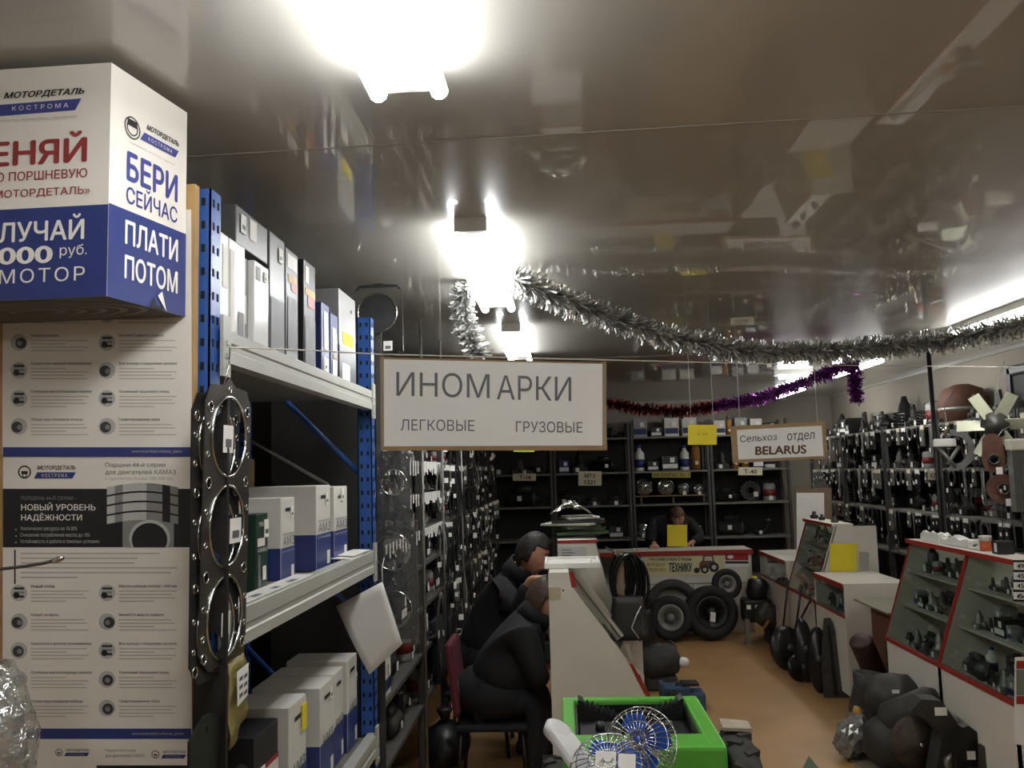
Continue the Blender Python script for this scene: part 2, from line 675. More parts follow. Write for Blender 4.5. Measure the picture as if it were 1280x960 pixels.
# ------------------------------------------------------------------ left pallet rack (blue posts, grey beams)
XF, XB, Y1, Y2 = -.79, -1.36, 1.9, 3.62
rack = thing('storage_rack', 'blue post storage rack with grey beams holding boxed parts, at left', 'rack', (XF, Y1, 0))
HOLE = mat('slot_shadow', (12, 14, 20), 0.9, var=0)
for y, x in ((Y1 + .03, XF - .03), (Y2 - .0, XF - .03), (Y1 + .03, XB), (Y2 - .0, XB)):
    mb = MB()
    mb.box((x - .03, y - .03, 0), (x + .03, y - .026, 2.375))
    mb.box((x + .026, y - .03, 0), (x + .03, y + .03, 2.375))
    mb.box((x - .03, y - .03, 0), (x - .026, y + .03, 2.375))
    z = .08
    while z < 2.34:
        for dx in (-.013, .013):
            mb.box((x + dx - .0045, y - .0312, z), (x + dx + .0045, y - .0298, z + .018), 1)
            mb.box((x + .0298, y + dx - .0045, z), (x + .0312, y + dx + .0045, z + .018), 1)
        z += .055
    mb.build('post', [BLUE, HOLE], rack)
for z0, z1 in ((1.975, 2.055), (1.3, 1.392), (.57, .655)):
    for x in (XF + .012, XB):
        mb = MB()
        mb.prism([(x - .04, z0), (x, z0), (x, z0 + .028), (x - .004, z0 + .032), (x - .004, z0 + .045), (x, z0 + .05), (x, z1 - .004), (x - .003, z1), (x - .04, z1)], 'y', Y1 + .062, Y2 - .032)
        b = mb.build('beam', BEAM, rack)
        for y in (Y1 + .036, Y2 - .04):
            m2 = MB()
            m2.box((x - .004, y - .026 + .03 * (y < 2.5), z0 - .035), (x + .004, y + .02 + .03 * (y < 2.5), z1 + .03))
            for q in range(3):
                m2.box((x, y - .008 + .03 * (y < 2.5), z0 + q * .03 - .02), (x + .008, y + .004 + .03 * (y < 2.5), z0 + q * .03 - .01))
            m2.build('beam_connector', BEAM, b)
    mb = MB()
    mb.box((XB + .01, Y1 + .065, z1 - .03), (XF - .03, Y2 - .035, z1 - .018))
    mb.build('shelf_deck', mat('grey_deck', (120, 118, 112), .6), rack)
# brace bars of the end frames
for y in (Y1 + .03, Y2):
    for z in (.5, 1.1, 1.7):
        MB().tube([(XF - .05, y, z), (XB + .02, y, z + .5)], .012, 6).build('brace', BLUE, rack)

# ------------------------------------------------------------------ promo panel with posters
panel = MB().box((-1.56 + .02, Y1 - .035, .0), (-.812, Y1 - .012, 2.375)).build('plywood_board', WOOD)
tag(panel, 'yellowish plywood board at the near end of the blue rack behind the posters', 'board')


def piston(F, mb, x0, y0, x1, y1, mi):
    """printed picture of a piston; mi = material indices light, mid, dark"""
    w, h = x1 - x0, y1 - y0
    for i in range(4):
        a, b = y0 + h * (i * .155), y0 + h * (i * .155 + .125)
        n = 9
        for k in range(n):
            u0, u1 = x0 + w * k / n, x0 + w * (k + 1) / n
            sag = lambda u: h * .07 * math.sin((u - x0) / w * math.pi) - h * .04
            F.poly(mb, [(u0, b - sag(u0)), (u1, b - sag(u1)), (u1, a - sag(u1)), (u0, a - sag(u0))], mi[(0, 1, 0, 0, 0, 1, 1, 2, 1)[k]], .0013)
    F.rect(mb, x0 + w * .22, y1, x0 + w * .94, y0 + h * .5, mi[1], .0012)
    cl = lambda L: [(a, min(b, y1)) for a, b in L]
    F.poly(mb, cl(circ(x0 + w * .6, y0 + h * .86, w * .29, 26, h * .3)), mi[0], .0014)
    F.poly(mb, cl(circ(x0 + w * .6, y0 + h * .88, w * .25, 26, h * .27)), mi[2], .0016)


def logo_px(F, mb, x0, y0, x1, y1, ink, navy, wl, ring=True):
    w, h = x1 - x0, y1 - y0
    if ring:
        F.ring(mb, x0 + h * .5, y0 + h * .45, h * .46, h * .1, ink)
        F.rect(mb, x0 + h * .28, y0 + h * .6, x0 + h * .72, y0 + h * .38, ink)
        F.ring(mb, x0 + h * .5, y0 + h * .68, h * .16, h * .06, ink)
        x0 += h * 1.15
        w = x1 - x0
    F.text(mb, 'МОТОРДЕТАЛЬ', x0 + w * .08, y0, x1, y0 + h * .34, ink, bold=.03, shear=.25)
    F.poly(mb, [(x0 + w * .08, y0 + h * .46), (x1, y0 + h * .46), (x1 - w * .08, y0 + h * .9), (x0, y0 + h * .9)], navy)
    F.text(mb, 'КОСТРОМА', x0 + w * .2, y0 + h * .56, x1 - w * .2, y0 + h * .8, wl, .002, space=1.6)


PM = [GLOSSPAPER, INK, INK2, INK3, NAVY, WLET, BLACKP, mat('print_mid_grey', (128, 128, 126), .4, var=0), mat('print_light_grey', (176, 176, 172), .4, var=0), mat('print_dark_grey', (58, 58, 60), .4, var=0)]


def poster(y_top, y_bot, header, label, d, pushes):
    """a printed poster on the panel; rows in picture coordinates"""
    F = PxFace(Y1 - .037 - d)
    base = F.p(122, y_bot)
    t = thing('wall_poster', label, 'poster', base)
    mb = MB()
    a, b, c, e = F.p(4, y_top), F.p(239, y_top), F.p(240, y_bot), F.p(3, y_bot)
    mb.slab([a, b, c, e], (0, -1, 0), .0006)
    mb.build('sheet', GLOSSPAPER, t)
    return F, t


# middle poster (the one fully seen)
F, t = poster(567, 929, True, 'large poster with piston photograph and rows of round pictures on plywood panel', 0, 0)
mb = MB()
logo_px(F, mb, 22, 582, 95, 600, 1, 4, 5)
mb.build('logo', PM, t)
mb = MB()
F.text(mb, 'Поршни 44-й серии', 132, 578, 207, 585, 2)
F.text(mb, 'для двигателей КАМАЗ', 132, 587, 220, 594, 2)
F.text(mb, 'с пробегом более 300 000 км', 132, 596, 216, 601, 3)
F.rect(mb, 4, 684, 239, 611, 6)
F.text(mb, 'ПОРШЕНЬ 44-Й СЕРИИ –', 27, 619, 97, 625, 7, .0018)
F.text(mb, 'НОВЫЙ УРОВЕНЬ', 27, 628, 120, 638, 5, .0018, bold=.012)
F.text(mb, 'НАДЁЖНОСТИ', 27, 641, 103, 652, 5, .0018, bold=.012)
for k, s in enumerate(('Увеличение ресурса на 10-20%', 'Снижение потребления масла до 10%', 'Устойчивость к работе в тяжелых условиях')):
    F.text(mb, s, 26, 658 + k * 8, (97, 113, 125)[k], 664 + k * 8, 8, .0018)
    F.disc(mb, 20.5, 662 + k * 8, 1.0, 8, .0018, 8)
mb.build('heading', PM, t)
mb = MB()
piston(F, mb, 134, 606, 223, 684, (8, 7, 6))
mb.build('piston_picture', PM, t)
mb = MB()
F.rect(mb, 18, 730, 20, 687, 1)
for k in range(6):
    F.rect(mb, 26, 692.6 + k * 6, (200, 172, 168, 222, 214, 98)[k], 690.8 + k * 6, 3)
mb.build('fine_print', PM, t)
ROWS = [('Новый сплав', 'Маслосъёмные кольца - 4.00 мм'), ('Новый профиль', 'МолиНОЗ вместо графита'), ('Скоростной и двойной теплообменник', 'Все кольца с покрытием хромом'),
        ('Ступенька маслоотводящих каналов', 'Усиленный поршневой палец'), ('Опора под стопорное кольцо', 'Графитированная юбка')]


def row_items(F, t, y, pair, k):
    for side, s in enumerate(pair):
        cx = 24 if side == 0 else 134
        mb = MB()
        F.poly(mb, circ(cx, y, 10.5, 20), 8)
        rs = random.Random(k * 2 + side + 5)
        if rs.random() < .5:
            F.poly(mb, circ(cx + rs.uniform(-3, 3), y + 1, 7, 16), 9, .0014)
            F.poly(mb, circ(cx + 1, y + 1, 3.2, 12), 7, .0018)
        else:
            for q in range(3):
                F.rect(mb, cx - 6, y - 4 + q * 5, cx + 6.5, y - 7 + q * 5, 9 if q % 2 == 0 else 7, .0014)
            F.poly(mb, circ(cx - 3, y + 3, 4, 12), 6, .0018)
        mb.build('round_picture', PM, t)
        mb = MB()
        x = 39 if side == 0 else 149
        F.text(mb, s, x, y - 10.5, x + min(76, len(s) * 2.35 + 4), y - 6.2, 2, bold=.02)
        for q in range(4):
            F.rect(mb, x, y - 1.6 + q * 4.2, x + (72, 66, 70, 44)[(q + k) % 4], y - 2.9 + q * 4.2, 3)
        mb.build('caption', PM, t)


for k, pair in enumerate(ROWS):
    row_items(F, t, 741 + k * 36, pair, k)
mb = MB()
F.rect(mb, 3.5, 923.5, 239.5, 910.5, 4)
F.text(mb, 'www.motordetal.ru/kamaz_piston', 165, 914.5, 230, 919.5, 8, .0018)
mb.build('footer_band', PM, t)
# upper poster, its top hidden behind the promo box
F, t = poster(262, 568, True, 'upper poster on plywood panel, partly behind the blue and white promo box', .001, 0)
for k, pair in enumerate(ROWS):
    row_items(F, t, 393 + k * 35, pair, k + 9)
mb = MB()
F.rect(mb, 4, 571, 239, 559, 4)
F.text(mb, 'www.motordetal.ru/kamaz_piston', 165, 562, 228, 567, 8, .0018)
mb.build('footer_band', PM, t)
# lower poster, only its top edge in view
F, t = poster(928, 1290, True, 'lowest poster on plywood panel, only its logo strip in view', -.0008 + .002, 0)
mb = MB()
logo_px(F, mb, 69, 936, 112, 946, 2, 4, 8)
mb.build('logo', PM, t)
mb = MB()
F.rect(mb, 121, 980, 239, 956.5, 6)
F.text(mb, 'Поршни 44-й серии', 132, 936, 170, 940, 2)
F.text(mb, 'для двигателей КАМАЗ', 132, 942, 181, 947, 2)
mb.build('heading', PM, t)
mb = MB()
logo_px(F, mb, 189, 938, 233, 949, 2, 4, 8)
mb.build('logo', PM, t)

# ------------------------------------------------------------------ promo box fixed high on the panel
C_fr, C_br = Vector((-.882, 1.62, 0)), Vector((-.83, 1.858, 0))
Zb, Zt = 2.066, 2.548
r_front = (Vector((1, -.022, 0))).normalized()
r_side = (C_br - C_fr).normalized()
left_f = C_fr - r_front * .66
left_b = Vector((left_f.x, C_br.y, 0))
box = thing('promo_box', 'large white and blue advertising carton fixed above the posters', 'box', (-1.15, 1.75, Zb))
mb = MB()
P = lambda c, z: Vector((c.x, c.y, z))
bt = .0
A = [P(left_f, Zb), P(C_fr, Zb), P(C_br, Zb), P(left_b, Zb)]
B = [P(left_f, Zt), P(C_fr, Zt), P(C_br, Zt - .006), P(left_b, Zt - .006)]
mb.add(A + B, [(0, 1, 5, 4), (1, 2, 6, 5), (2, 3, 7, 6), (3, 0, 4, 7), (4, 5, 6, 7)], 0)
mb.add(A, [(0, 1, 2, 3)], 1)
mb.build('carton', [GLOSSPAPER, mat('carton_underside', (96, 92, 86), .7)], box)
FF = Face(P(C_fr, Zb), r_front, (0, 0, 1))     # a<0 to the left of the corner
FS = Face(P(C_fr, Zb), r_side, (0, 0, 1))
ws = (C_br - C_fr).length
hh = Zt - Zb
sy = hh / 300.0                                 # metres per picture row on the front edge
BM = [NAVY, WLET, WINE, NAVY2, INK, INK2, INK3]
zb = lambda v: (370 - v) * sy
sx = .66 / .66 * (Zt - Zb) / 300.0
mb = MB()
FF.rect(mb, -.66, 0, 0, zb(254), 0)
FS.rect(mb, 0, 0, ws, zb(252), 0)
mb.build('blue_band', BM, box)
fa = lambda u: (u - 137) * sx
mb = MB()
FF.text(mb, 'МОТОРДЕТАЛЬ', fa(-4), zb(111), fa(103), zb(101), 4, bold=.04, shear=.25)
FF.poly(mb, [(fa(-18), zb(132)), (fa(91), zb(130)), (fa(99), zb(115)), (fa(-10), zb(117))], 3)
FF.text(mb, 'КОСТРОМА', fa(8), zb(126), fa(82), zb(120), 1, .002, space=1.6)
FF.text(mb, 'надёжность, качество, гарантия', fa(-30), zb(141), fa(93), zb(136), 6)
mb.build('logo', BM, box)
mb = MB()
FF.text(mb, 'МЕНЯЙ', fa(-62), zb(198), fa(108), zb(157), 2, bold=.03)
mb.build('lettering', BM, box)
mb = MB()
FF.text(mb, 'СТАРУЮ ПОРШНЕВУЮ', fa(-66), zb(218), fa(109), zb(206), 2, bold=.01)
mb.build('lettering', BM, box)
mb = MB()
FF.text(mb, 'НА «МОТОРДЕТАЛЬ»', fa(-46), zb(241), fa(113), zb(229), 2, bold=.01)
mb.build('lettering', BM, box)
mb = MB()
FF.text(mb, 'ПОЛУЧАЙ', fa(-52), zb(297), fa(107), zb(264), 1, .002, bold=.02)
mb.build('lettering', BM, box)
mb = MB()
FF.text(mb, '3 000', fa(-40), zb(325), fa(67), zb(303), 1, .002, bold=.03)
mb.build('lettering', BM, box)
mb = MB()
FF.text(mb, 'руб.', fa(76), zb(320), fa(111), zb(303), 1, .002)
mb.build('lettering', BM, box)
mb = MB()
FF.text(mb, 'НА МОТОР', fa(-58), zb(349), fa(109), zb(331), 1, .002, space=1.2)
mb.build('lettering', BM, box)
# side lettering: positions as share of the width, heights from the picture row on the near edge
q = lambda s: ws * s
mb = MB()
Hs = hh
FS.ring(mb, q(.26), Hs * .765, .024, .003, 4)
FS.ring(mb, q(.26), Hs * .765, .017, .003, 4)
FS.rect(mb, q(.2), Hs * .77, q(.32), Hs * .8, 4)
FS.text(mb, 'МОТОРДЕТАЛЬ', q(.44), Hs * .79, q(.88), Hs * .82, 4, bold=.04, shear=.25)
FS.poly(mb, [(q(.36), Hs * .735), (q(.83), Hs * .735), (q(.88), Hs * .775), (q(.41), Hs * .775)], 3)
FS.text(mb, 'КОСТРОМА', q(.46), Hs * .746, q(.78), Hs * .764, 1, .002, space=1.6)
FS.text(mb, 'надёжность, качество, гарантия', q(.22), Hs * .69, q(.82), Hs * .705, 6)
mb.build('logo', BM, box)
mb = MB()
FS.text(mb, 'БЕРИ', q(.2), Hs * .525, q(.87), Hs * .655, 3, bold=.03)
mb.build('lettering', BM, box)
mb = MB()
FS.text(mb, 'СЕЙЧАС', q(.2), Hs * .425, q(.87), Hs * .52, 3, bold=.015)
mb.build('lettering', BM, box)
mb = MB()
FS.text(mb, 'ПЛАТИ', q(.19), Hs * .245, q(.88), Hs * .35, 1, .002, bold=.025)
mb.build('lettering', BM, box)
mb = MB()
FS.text(mb, 'ПОТОМ', q(.19), Hs * .095, q(.88), Hs * .2, 1, .002, bold=.025)
mb.build('lettering', BM, box)
mb = MB()
tear = [(q(.5), 0), (q(.56), Hs * .05), (q(.6), Hs * .012), (q(.66), Hs * .02), (q(.68), 0)]
FS.poly(mb, tear, 0, .0025)
FS.poly(mb, [(q(.6), Hs * .06), (q(.66), Hs * .085), (q(.72), 0)], 1, .004)
mb.build('torn_corner', [INK, WLET], box)
mb = MB()
for rr in (.19, .155, .12, .085, .05):
    c = (A[0] + A[1] + A[2] + A[3]) / 4 + Vector((.1, -.0, -.0012))
    vs = [c + Vector((rr * 1.25 * math.cos(a), rr * .5 * math.sin(a), 0)) for a in [2 * math.pi * k / 40 for k in range(40)]]
    vs2 = [c + Vector(((rr * 1.25 - .016) * math.cos(a), (rr * .5 - .008) * math.sin(a), 0)) for a in [2 * math.pi * k / 40 for k in range(40)]]
    mb.add(vs + vs2, [(i, (i + 1) % 40, 40 + (i + 1) % 40, 40 + i) for i in range(40)])
mb.build('underside_rings', mat('ring_print', (138, 134, 126), .6, var=0), box)


# ------------------------------------------------------------------ cartons on the blue rack
def carton(label, x_face, y0, y1, z0, h, depth, top, low, split, words=(), tag_=None, group=None, cat='box', topm=None, strip=None, name='carton'):
    """box whose aisle face looks +X; upper print colour, lower print colour"""
    t = thing(name, label, cat, (x_face - depth / 2, (y0 + y1) / 2, z0), group)
    mb = MB()
    mb.box((x_face - depth, y0, z0), (x_face, y1, z0 + h), 0, None, .003)
    mb.build('box_body', top, t)
    w = y1 - y0
    S = Face((x_face, y0, z0), (0, 1, 0), (0, 0, 1))
    N = Face((x_face - depth, y0, z0), (1, 0, 0), (0, 0, 1))
    if low is not None:
        mb = MB()
        S.rect(mb, .001, .001, w - .001, h * split)
        N.poly(mb, [(.001, .001), (depth - .001, .001), (depth - .001, h * split), (depth * .3, h * split), (depth * .25, h * (split - .06)), (.001, h * (split - .06))])
        mb.build('printed_band', low, t)
    if words:
        mb = MB()
        for s, a0, b0, a1, b1, mi in words:
            S.text(mb, s, a0 * w, b0 * h, a1 * w, b1 * h, mi, .002)
        mb.build('lettering', [INK, WLET, INK2, NAVY2, WINE], t)
    if strip:
        for k, (a0, b0, a1, b1, mi) in enumerate(strip):
            mb = MB()
            S.rect(mb, a0 * w, b0 * h, a1 * w, b1 * h, 0, .0015 + k * .0002)
            mb.build('print', [INK, WLET, INK2, NAVY2, REDP, mat('amber_print', (200, 150, 70), .5, var=0), YELLOW][mi], t)
    if tag_:
        mb = MB()
        a, b, s = tag_
        S.sheet(mb, a * w, b * h, a * w + s * .7, b * h + s, .002)
        mb.v = [p + S.n * .004 for p in mb.v]
        g = mb.build('price_tag', TAG, t)
        m2 = MB()
        S.rect(m2, a * w + s * .1, b * h + s * .2, a * w + s * .6, b * h + s * .45, 0, .0046)
        m2.build('barcode', INK2, g)
    return t


ZT = 2.037
SILV = mat('white_gloss_carton', (222, 222, 218), 0.22, var=0.04)
DKG = mat('dark_grey_carton', (78, 78, 78), 0.35, var=0.1)
DKB = mat('black_carton', (38, 38, 40), 0.35, var=0.1)
GREYC = mat('grey_carton', (150, 150, 148), 0.35, var=0.06)
WBOX = mat('white_carton', (214, 211, 203), 0.5, var=0.04)
G1 = 'cartons on the rack top shelf'
carton('tall glossy white carton nearest the blue post on the top shelf', -.82, 1.985, 2.085, ZT, .275, .2, SILV, None, 0, group=G1, strip=[(.1, .05, .5, .12, 2), (.6, .5, .95, .9, 1)])
carton('second tall glossy white carton on the top shelf', -.82, 2.09, 2.2, ZT, .275, .2, SILV, None, 0, group=G1, strip=[(.05, .1, .3, .9, 1), (.55, .05, .9, .35, 2)])
carton('narrow silver grey carton between the tall white ones on the top shelf', -.835, 2.205, 2.265, ZT, .26, .2, GREYC, None, 0, group=G1, strip=[(.2, .3, .7, .6, 1)])
carton('third tall glossy white carton, under the dark box on the top shelf', -.82, 2.27, 2.385, ZT, .262, .2, SILV, None, 0, group=G1, strip=[(.1, .8, .4, .95, 2)], tag_=(.6, .82, .03))
carton('dark grey carton lying on top of the tall white cartons', -.83, 2.16, 2.405, ZT + .281, .105, .24, DKG, None, 0, group=G1, tag_=(.12, .35, .05), strip=[(.4, .35, .62, .9, 1)])
carton('tall dark grey carton beside the white ones on the top shelf', -.825, 2.41, 2.545, ZT, .385, .22, DKG, None, 0, group=G1, tag_=(.55, .8, .045), strip=[(.05, .03, .95, .5, 2)])
carton('tall grey carton with orange and red print on the top shelf', -.825, 2.56, 2.68, ZT, .375, .2, DKG, None, 0, group=G1, strip=[(.08, .84, .9, .96, 1), (.15, .72, .85, .79, 5), (.4, .66, .85, .73, 4), (.1, .15, .9, .6, 2)])
carton('tall dark carton with amber and red stripes on the top shelf', -.82, 2.73, 2.86, ZT, .38, .2, DKB, None, 0, group=G1, strip=[(.1, .8, .4, .95, 1), (.1, .7, .95, .76, 5), (.3, .6, .9, .7, 4), (.05, .05, .95, .5, 2)])
carton('small blue and white carton, left one of a pair on the top shelf', -.81, 2.9, 3.0, ZT, .27, .12, NAVY, None, 0, group=G1, strip=[(.3, .4, .8, .9, 1), (.2, .1, .9, .3, 1)], tag_=(.3, .12, .04))
carton('small blue and white carton, right one of a pair on the top shelf', -.81, 3.02, 3.12, ZT, .255, .12, NAVY, None, 0, group=G1, strip=[(.2, .45, .7, .8, 1), (.3, .36, .7, .42, 5), (.2, .08, .8, .34, 1)])
carton('tall black sided carton with yellow mark on the top shelf far end', -.81, 3.14, 3.4, ZT, .37, .22, GREYC, DKB, .42, group=G1, strip=[(.2, .45, .8, .58, 6), (.65, .82, .75, .86, 0), (.15, .06, .6, .25, 1)])
ZM = 1.374
G2 = 'blue and white parts cartons on the middle shelf'
AMZ = [('АМЗ', .12, .44, .95, .55, 2), ('автокомпоненты', .1, .56, .95, .585, 2), ('ремонтный комплект', .06, .365, .95, .39, 1)]


def amz(label, x, y0, y1, z, h, group, tg, words=AMZ, d=.24):
    t = carton(label, x, y0, y1, z, h, d, WBOX, NAVY, .42, words, tg, group, strip=[(.72, .04, .92, .2, 1), (.3, .84, .72, .88, 0)])
    return t


amz('white and blue carton left on the middle shelf behind the green one', -.85, 2.585, 2.72, ZM + .003, .262, G2, (.65, .76, .035))
amz('largest white and blue carton in the middle of the middle shelf', -.85, 2.965, 3.15, ZM + .003, .293, G2, (.62, .76, .045))
amz('white and blue carton nearest the far blue post on the middle shelf', -.85, 3.2, 3.4, ZM + .003, .285, G2, (.5, .8, .05))
carton('dark green carton with white lettering on the middle shelf', -.84, 2.345, 2.44, ZM + .003, .225, .1, DKGREEN, None, 0, [('MANN', .2, .84, .85, .9, 1), ('КАМАЗ', .1, .53, .9, .58, 1)], (.6, .7, .05), strip=[(.08, .6, .7, .7, 1), (.1, .1, .35, .5, 2), (.5, .18, .8, .35, 1)])
G3 = 'tall damper cartons at the back of the middle shelf'
for k, (y, h, m, st, lb) in enumerate(((2.4, .46, DKB, [(.1, .1, .9, .75, 1), (.3, .7, .7, .74, 4), (.35, .2, .65, .55, 0)], 'tall carton with damper picture behind the hanging gasket'),
                                        (2.56, .47, DKB, [(.1, .15, .8, .8, 2), (.4, .3, .7, .7, 0), (.1, .05, .8, .15, 4)], 'second tall damper carton at back of the middle shelf'),
                                        (2.72, .52, GREYC, [(.02, .0, .98, .5, 3)], 'tall grey carton with navy lower half at back of the middle shelf'))):
    carton(lb, -1.1, y, y + .12, ZM + .003, h, .14, m, None, 0, group=G3, strip=st)
ZL = .637
G4 = 'cartons on the lowest visible rack shelf'
carton('red and white carton with dark top on the lowest visible shelf', -.85, 2.36, 2.56, ZL + .003, .36, .26, DKB, WBOX, .72, group=G4, strip=[(.0, .7, 1.0, .74, 4), (.35, .5, .8, .53, 4), (.4, .58, .75, .6, 2), (.5, .12, .85, .42, 0)], tag_=(.15, .55, .07))
AM2 = [('АМЗ', .15, .4, .9, .5, 2)]
amz('white and blue carton with a yellow sticker on the lowest visible shelf', -.85, 2.66, 2.84, ZL + .003, .36, G4, None, AM2)
mb = MB().box((-.848, 2.78, ZL + .26), (-.844, 2.83, ZL + .34))
o = mb.build('yellow_sticker', YELLOW, [x for x in COL.objects if x.get('label', '').startswith('white and blue carton with a yellow')][0])
amz('white and blue carton second from the far post on the lowest visible shelf', -.85, 3.0, 3.18, ZL + .003, .335, G4, (.7, .8, .04), AM2)
amz('tall white carton behind the first row on the lowest visible shelf', -.86, 3.22, 3.36, ZL + .003, .33, G4, None, AM2)
amz('white and blue carton against the far post on the lowest visible shelf', -.85, 3.38, 3.54, ZL + .003, .345, G4, (.8, .7, .03), AM2)
carton('dark blue carton in shadow at the back of the lowest visible shelf', -1.12, 2.7, 2.95, ZL + .003, .5, .2, NAVY, None, 0, group=G4)

# papers and loose planks on the middle shelf
mb = MB()
mb.add([(-.785, 2.06, ZM + .022), (-.785, 2.68, ZM + .022), (-.97, 2.68, ZM + .03), (-.97, 2.1, ZM + .03)], [(0, 1, 2, 3)])
for p in list(mb.v):
    pass
mb = MB().slab([(-.782, 2.06, ZM + .02), (-.782, 2.7, ZM + .02), (-.84, 2.7, ZM + .02), (-.84, 2.06, ZM + .02)], (0, 0, 1), .004)
sheet = mb.build('gasket_packet', PAPER)
tag(sheet, 'flat white packet lying at the front edge of the middle shelf', 'packet')
mb = MB()
for y, l in ((2.2, .06), (2.36, .05), (2.5, .07)):
    mb.add([(-.79, y, ZM + .0245), (-.79, y + l, ZM + .0245), (-.81, y + l, ZM + .0245), (-.81, y, ZM + .0245)], [(0, 1, 2, 3)])
mb.build('print', INK2, sheet)
o = MB().box((-.9, 2.45, ZM + .002), (-.845, 2.575, ZM + .018)).build('wooden_batten', WOOD2)
tag(o, 'short brown wooden batten under the carton on the middle shelf', 'plank')
for k, (y0, y1, z) in enumerate(((3.18, 3.38, ZM), (3.24, 3.5, ZM + .006))):
    o = MB().slab([(-.784, y0, z + .018), (-.782, y1, z + .018), (-.85, y1, z + .02), (-.86, y0, z + .022)], (0, 0, 1), .003).build('paper_sheet', PAPER)
    tag(o, ('loose paper sheet lying before the far cartons on the middle shelf', 'second loose paper sheet on the beam by the far blue post')[k], 'paper')
o = MB().box((-1.3, 2.6, 1.66), (-1.28, 3.55, 1.78)).build('wooden_plank', WOOD2)
tag(o, 'yellowish plank across the back of the middle shelf opening', 'plank')
o.location = (0, 0, 0)
o = MB().box((-1.33, 2.0, .95), (-1.3, 3.5, 1.05)).build('wooden_plank', WOOD2)
tag(o, 'yellowish plank across the back of the lowest visible shelf', 'plank')
mb = MB().tube([(-1.18, 2.9, 1.9), (-.9, 3.3, 1.67)], .006, 6)
tag(mb.build('metal_rod', IRON2), 'thin metal rod leaning on the cartons of the middle shelf', 'rod')


# ------------------------------------------------------------------ head gaskets hanging on the posts
def gasket(label, org, r, u, W, Ht, bores, bolt, matl, cat='gasket', group=None, lug=True, tags=()):
    """flat steel gasket hung by its top hole; org = bottom-left, r = across, u = up"""
    t = thing('head_gasket', label, cat, Vector(org), group)
    c = W * .18
    outer = [(c, 0), (W - c, 0), (W, c), (W, Ht - c * 1.4), (W - c * .6, Ht - c * .5), (W * .62, Ht - c * .4), (W * .5, Ht), (W * .38, Ht - c * .4), (c * .6, Ht - c * .5), (0, Ht - c * 1.4), (0, c)]
    holes = [circ(x, y, rr, 28) for x, y, rr in bores] + [circ(x, y, rr, 10) for x, y, rr in bolt]
    vs, fs = plate(outer, holes, .003)
    r, u = Vector(r).normalized(), Vector(u).normalized()
    n = r.cross(u)
    mb = MB().add([r * v.x + u * v.y + n * v.z for v in vs], fs)
    link('gasket_plate', mb.mesh('gasket_plate', matl), t)
    for x, y, rr in bores:
        m2 = MB()
        m2.tube([r * p[0] + u * p[1] + n * .0025 for p in circ(x, y, rr, 28)], .0035, 6, closed=True)
        link('bore_ring', m2.mesh('bore_ring', CHROME), t)
    if len(bolt) > 8:
        for x, y, rr in bolt:
            m2 = MB()
            m2.tube([r * p[0] + u * p[1] + n * .0022 for p in circ(x, y, rr, 12)], .0018, 5, closed=True)
            link('bolt_grommet', m2.mesh('bolt_grommet', CHROME), t)
    for x, y, w, h in tags:
        m2 = MB().slab([r * a + u * b + n * .003 for a, b in ((x, y), (x + w, y), (x + w, y + h), (x, y + h))], n, .001)
        g = link('price_tag', m2.mesh('price_tag', TAG), t)
        m3 = MB().slab([r * a + u * b + n * .0045 for a, b in ((x + w * .2, y + h * .2), (x + w * .8, y + h * .2), (x + w * .8, y + h * .5), (x + w * .2, y + h * .5))], n, .0003)
        link('barcode', m3.mesh('barcode', INK2), g)
    return t


GSK = mat('dark_steel_gasket', (92, 88, 84), 0.3, 0.75, var=0.15)
W, Ht = .235, .62
bores = [(W * .5, .1, .088), (W * .5, .295, .088), (W * .5, .49, .088)]
bolt = []
for y in (.03, .195, .39, .55):
    bolt += [(.022, y, .011), (W - .022, y, .011)]
for y in (.07, .13, .26, .33, .45, .51):
    bolt += [(.014, y, .006), (W - .014, y, .006)]
bolt += [(W * .5, .595, .007)]
gz = atX(276, 830, -.745).z
g = gasket('long steel head gasket with three round bores hanging on the near blue post', (-.745, 1.745, gz), (.04, .999, 0), (0.02, 0, 1), W, Ht, bores, bolt, GSK, tags=[(.085, .455, .05, .06), (.13, .255, .06, .055), (.1, .06, .04, .05)])
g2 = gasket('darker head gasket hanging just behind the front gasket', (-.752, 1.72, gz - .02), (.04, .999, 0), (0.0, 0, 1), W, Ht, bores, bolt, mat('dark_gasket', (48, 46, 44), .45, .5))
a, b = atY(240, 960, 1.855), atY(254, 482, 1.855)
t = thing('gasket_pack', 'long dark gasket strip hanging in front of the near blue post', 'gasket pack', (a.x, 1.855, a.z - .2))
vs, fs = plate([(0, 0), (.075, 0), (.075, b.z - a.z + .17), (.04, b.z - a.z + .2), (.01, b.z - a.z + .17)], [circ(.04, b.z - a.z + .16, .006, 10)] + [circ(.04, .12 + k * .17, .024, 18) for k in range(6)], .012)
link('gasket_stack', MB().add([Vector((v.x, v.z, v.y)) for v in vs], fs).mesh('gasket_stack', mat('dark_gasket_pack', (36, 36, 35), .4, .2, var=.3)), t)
# string hook
mb = MB().tube([(-.742, 1.862, gz + .595), (-.74, 1.89, gz + .66), (-.755, 1.93, gz + .7)], .002, 5)
mb.build('hang_wire', CHROME, g)
DARKPACK = mat('dark_gasket_pack', (36, 36, 35), .4, .2, var=.3)
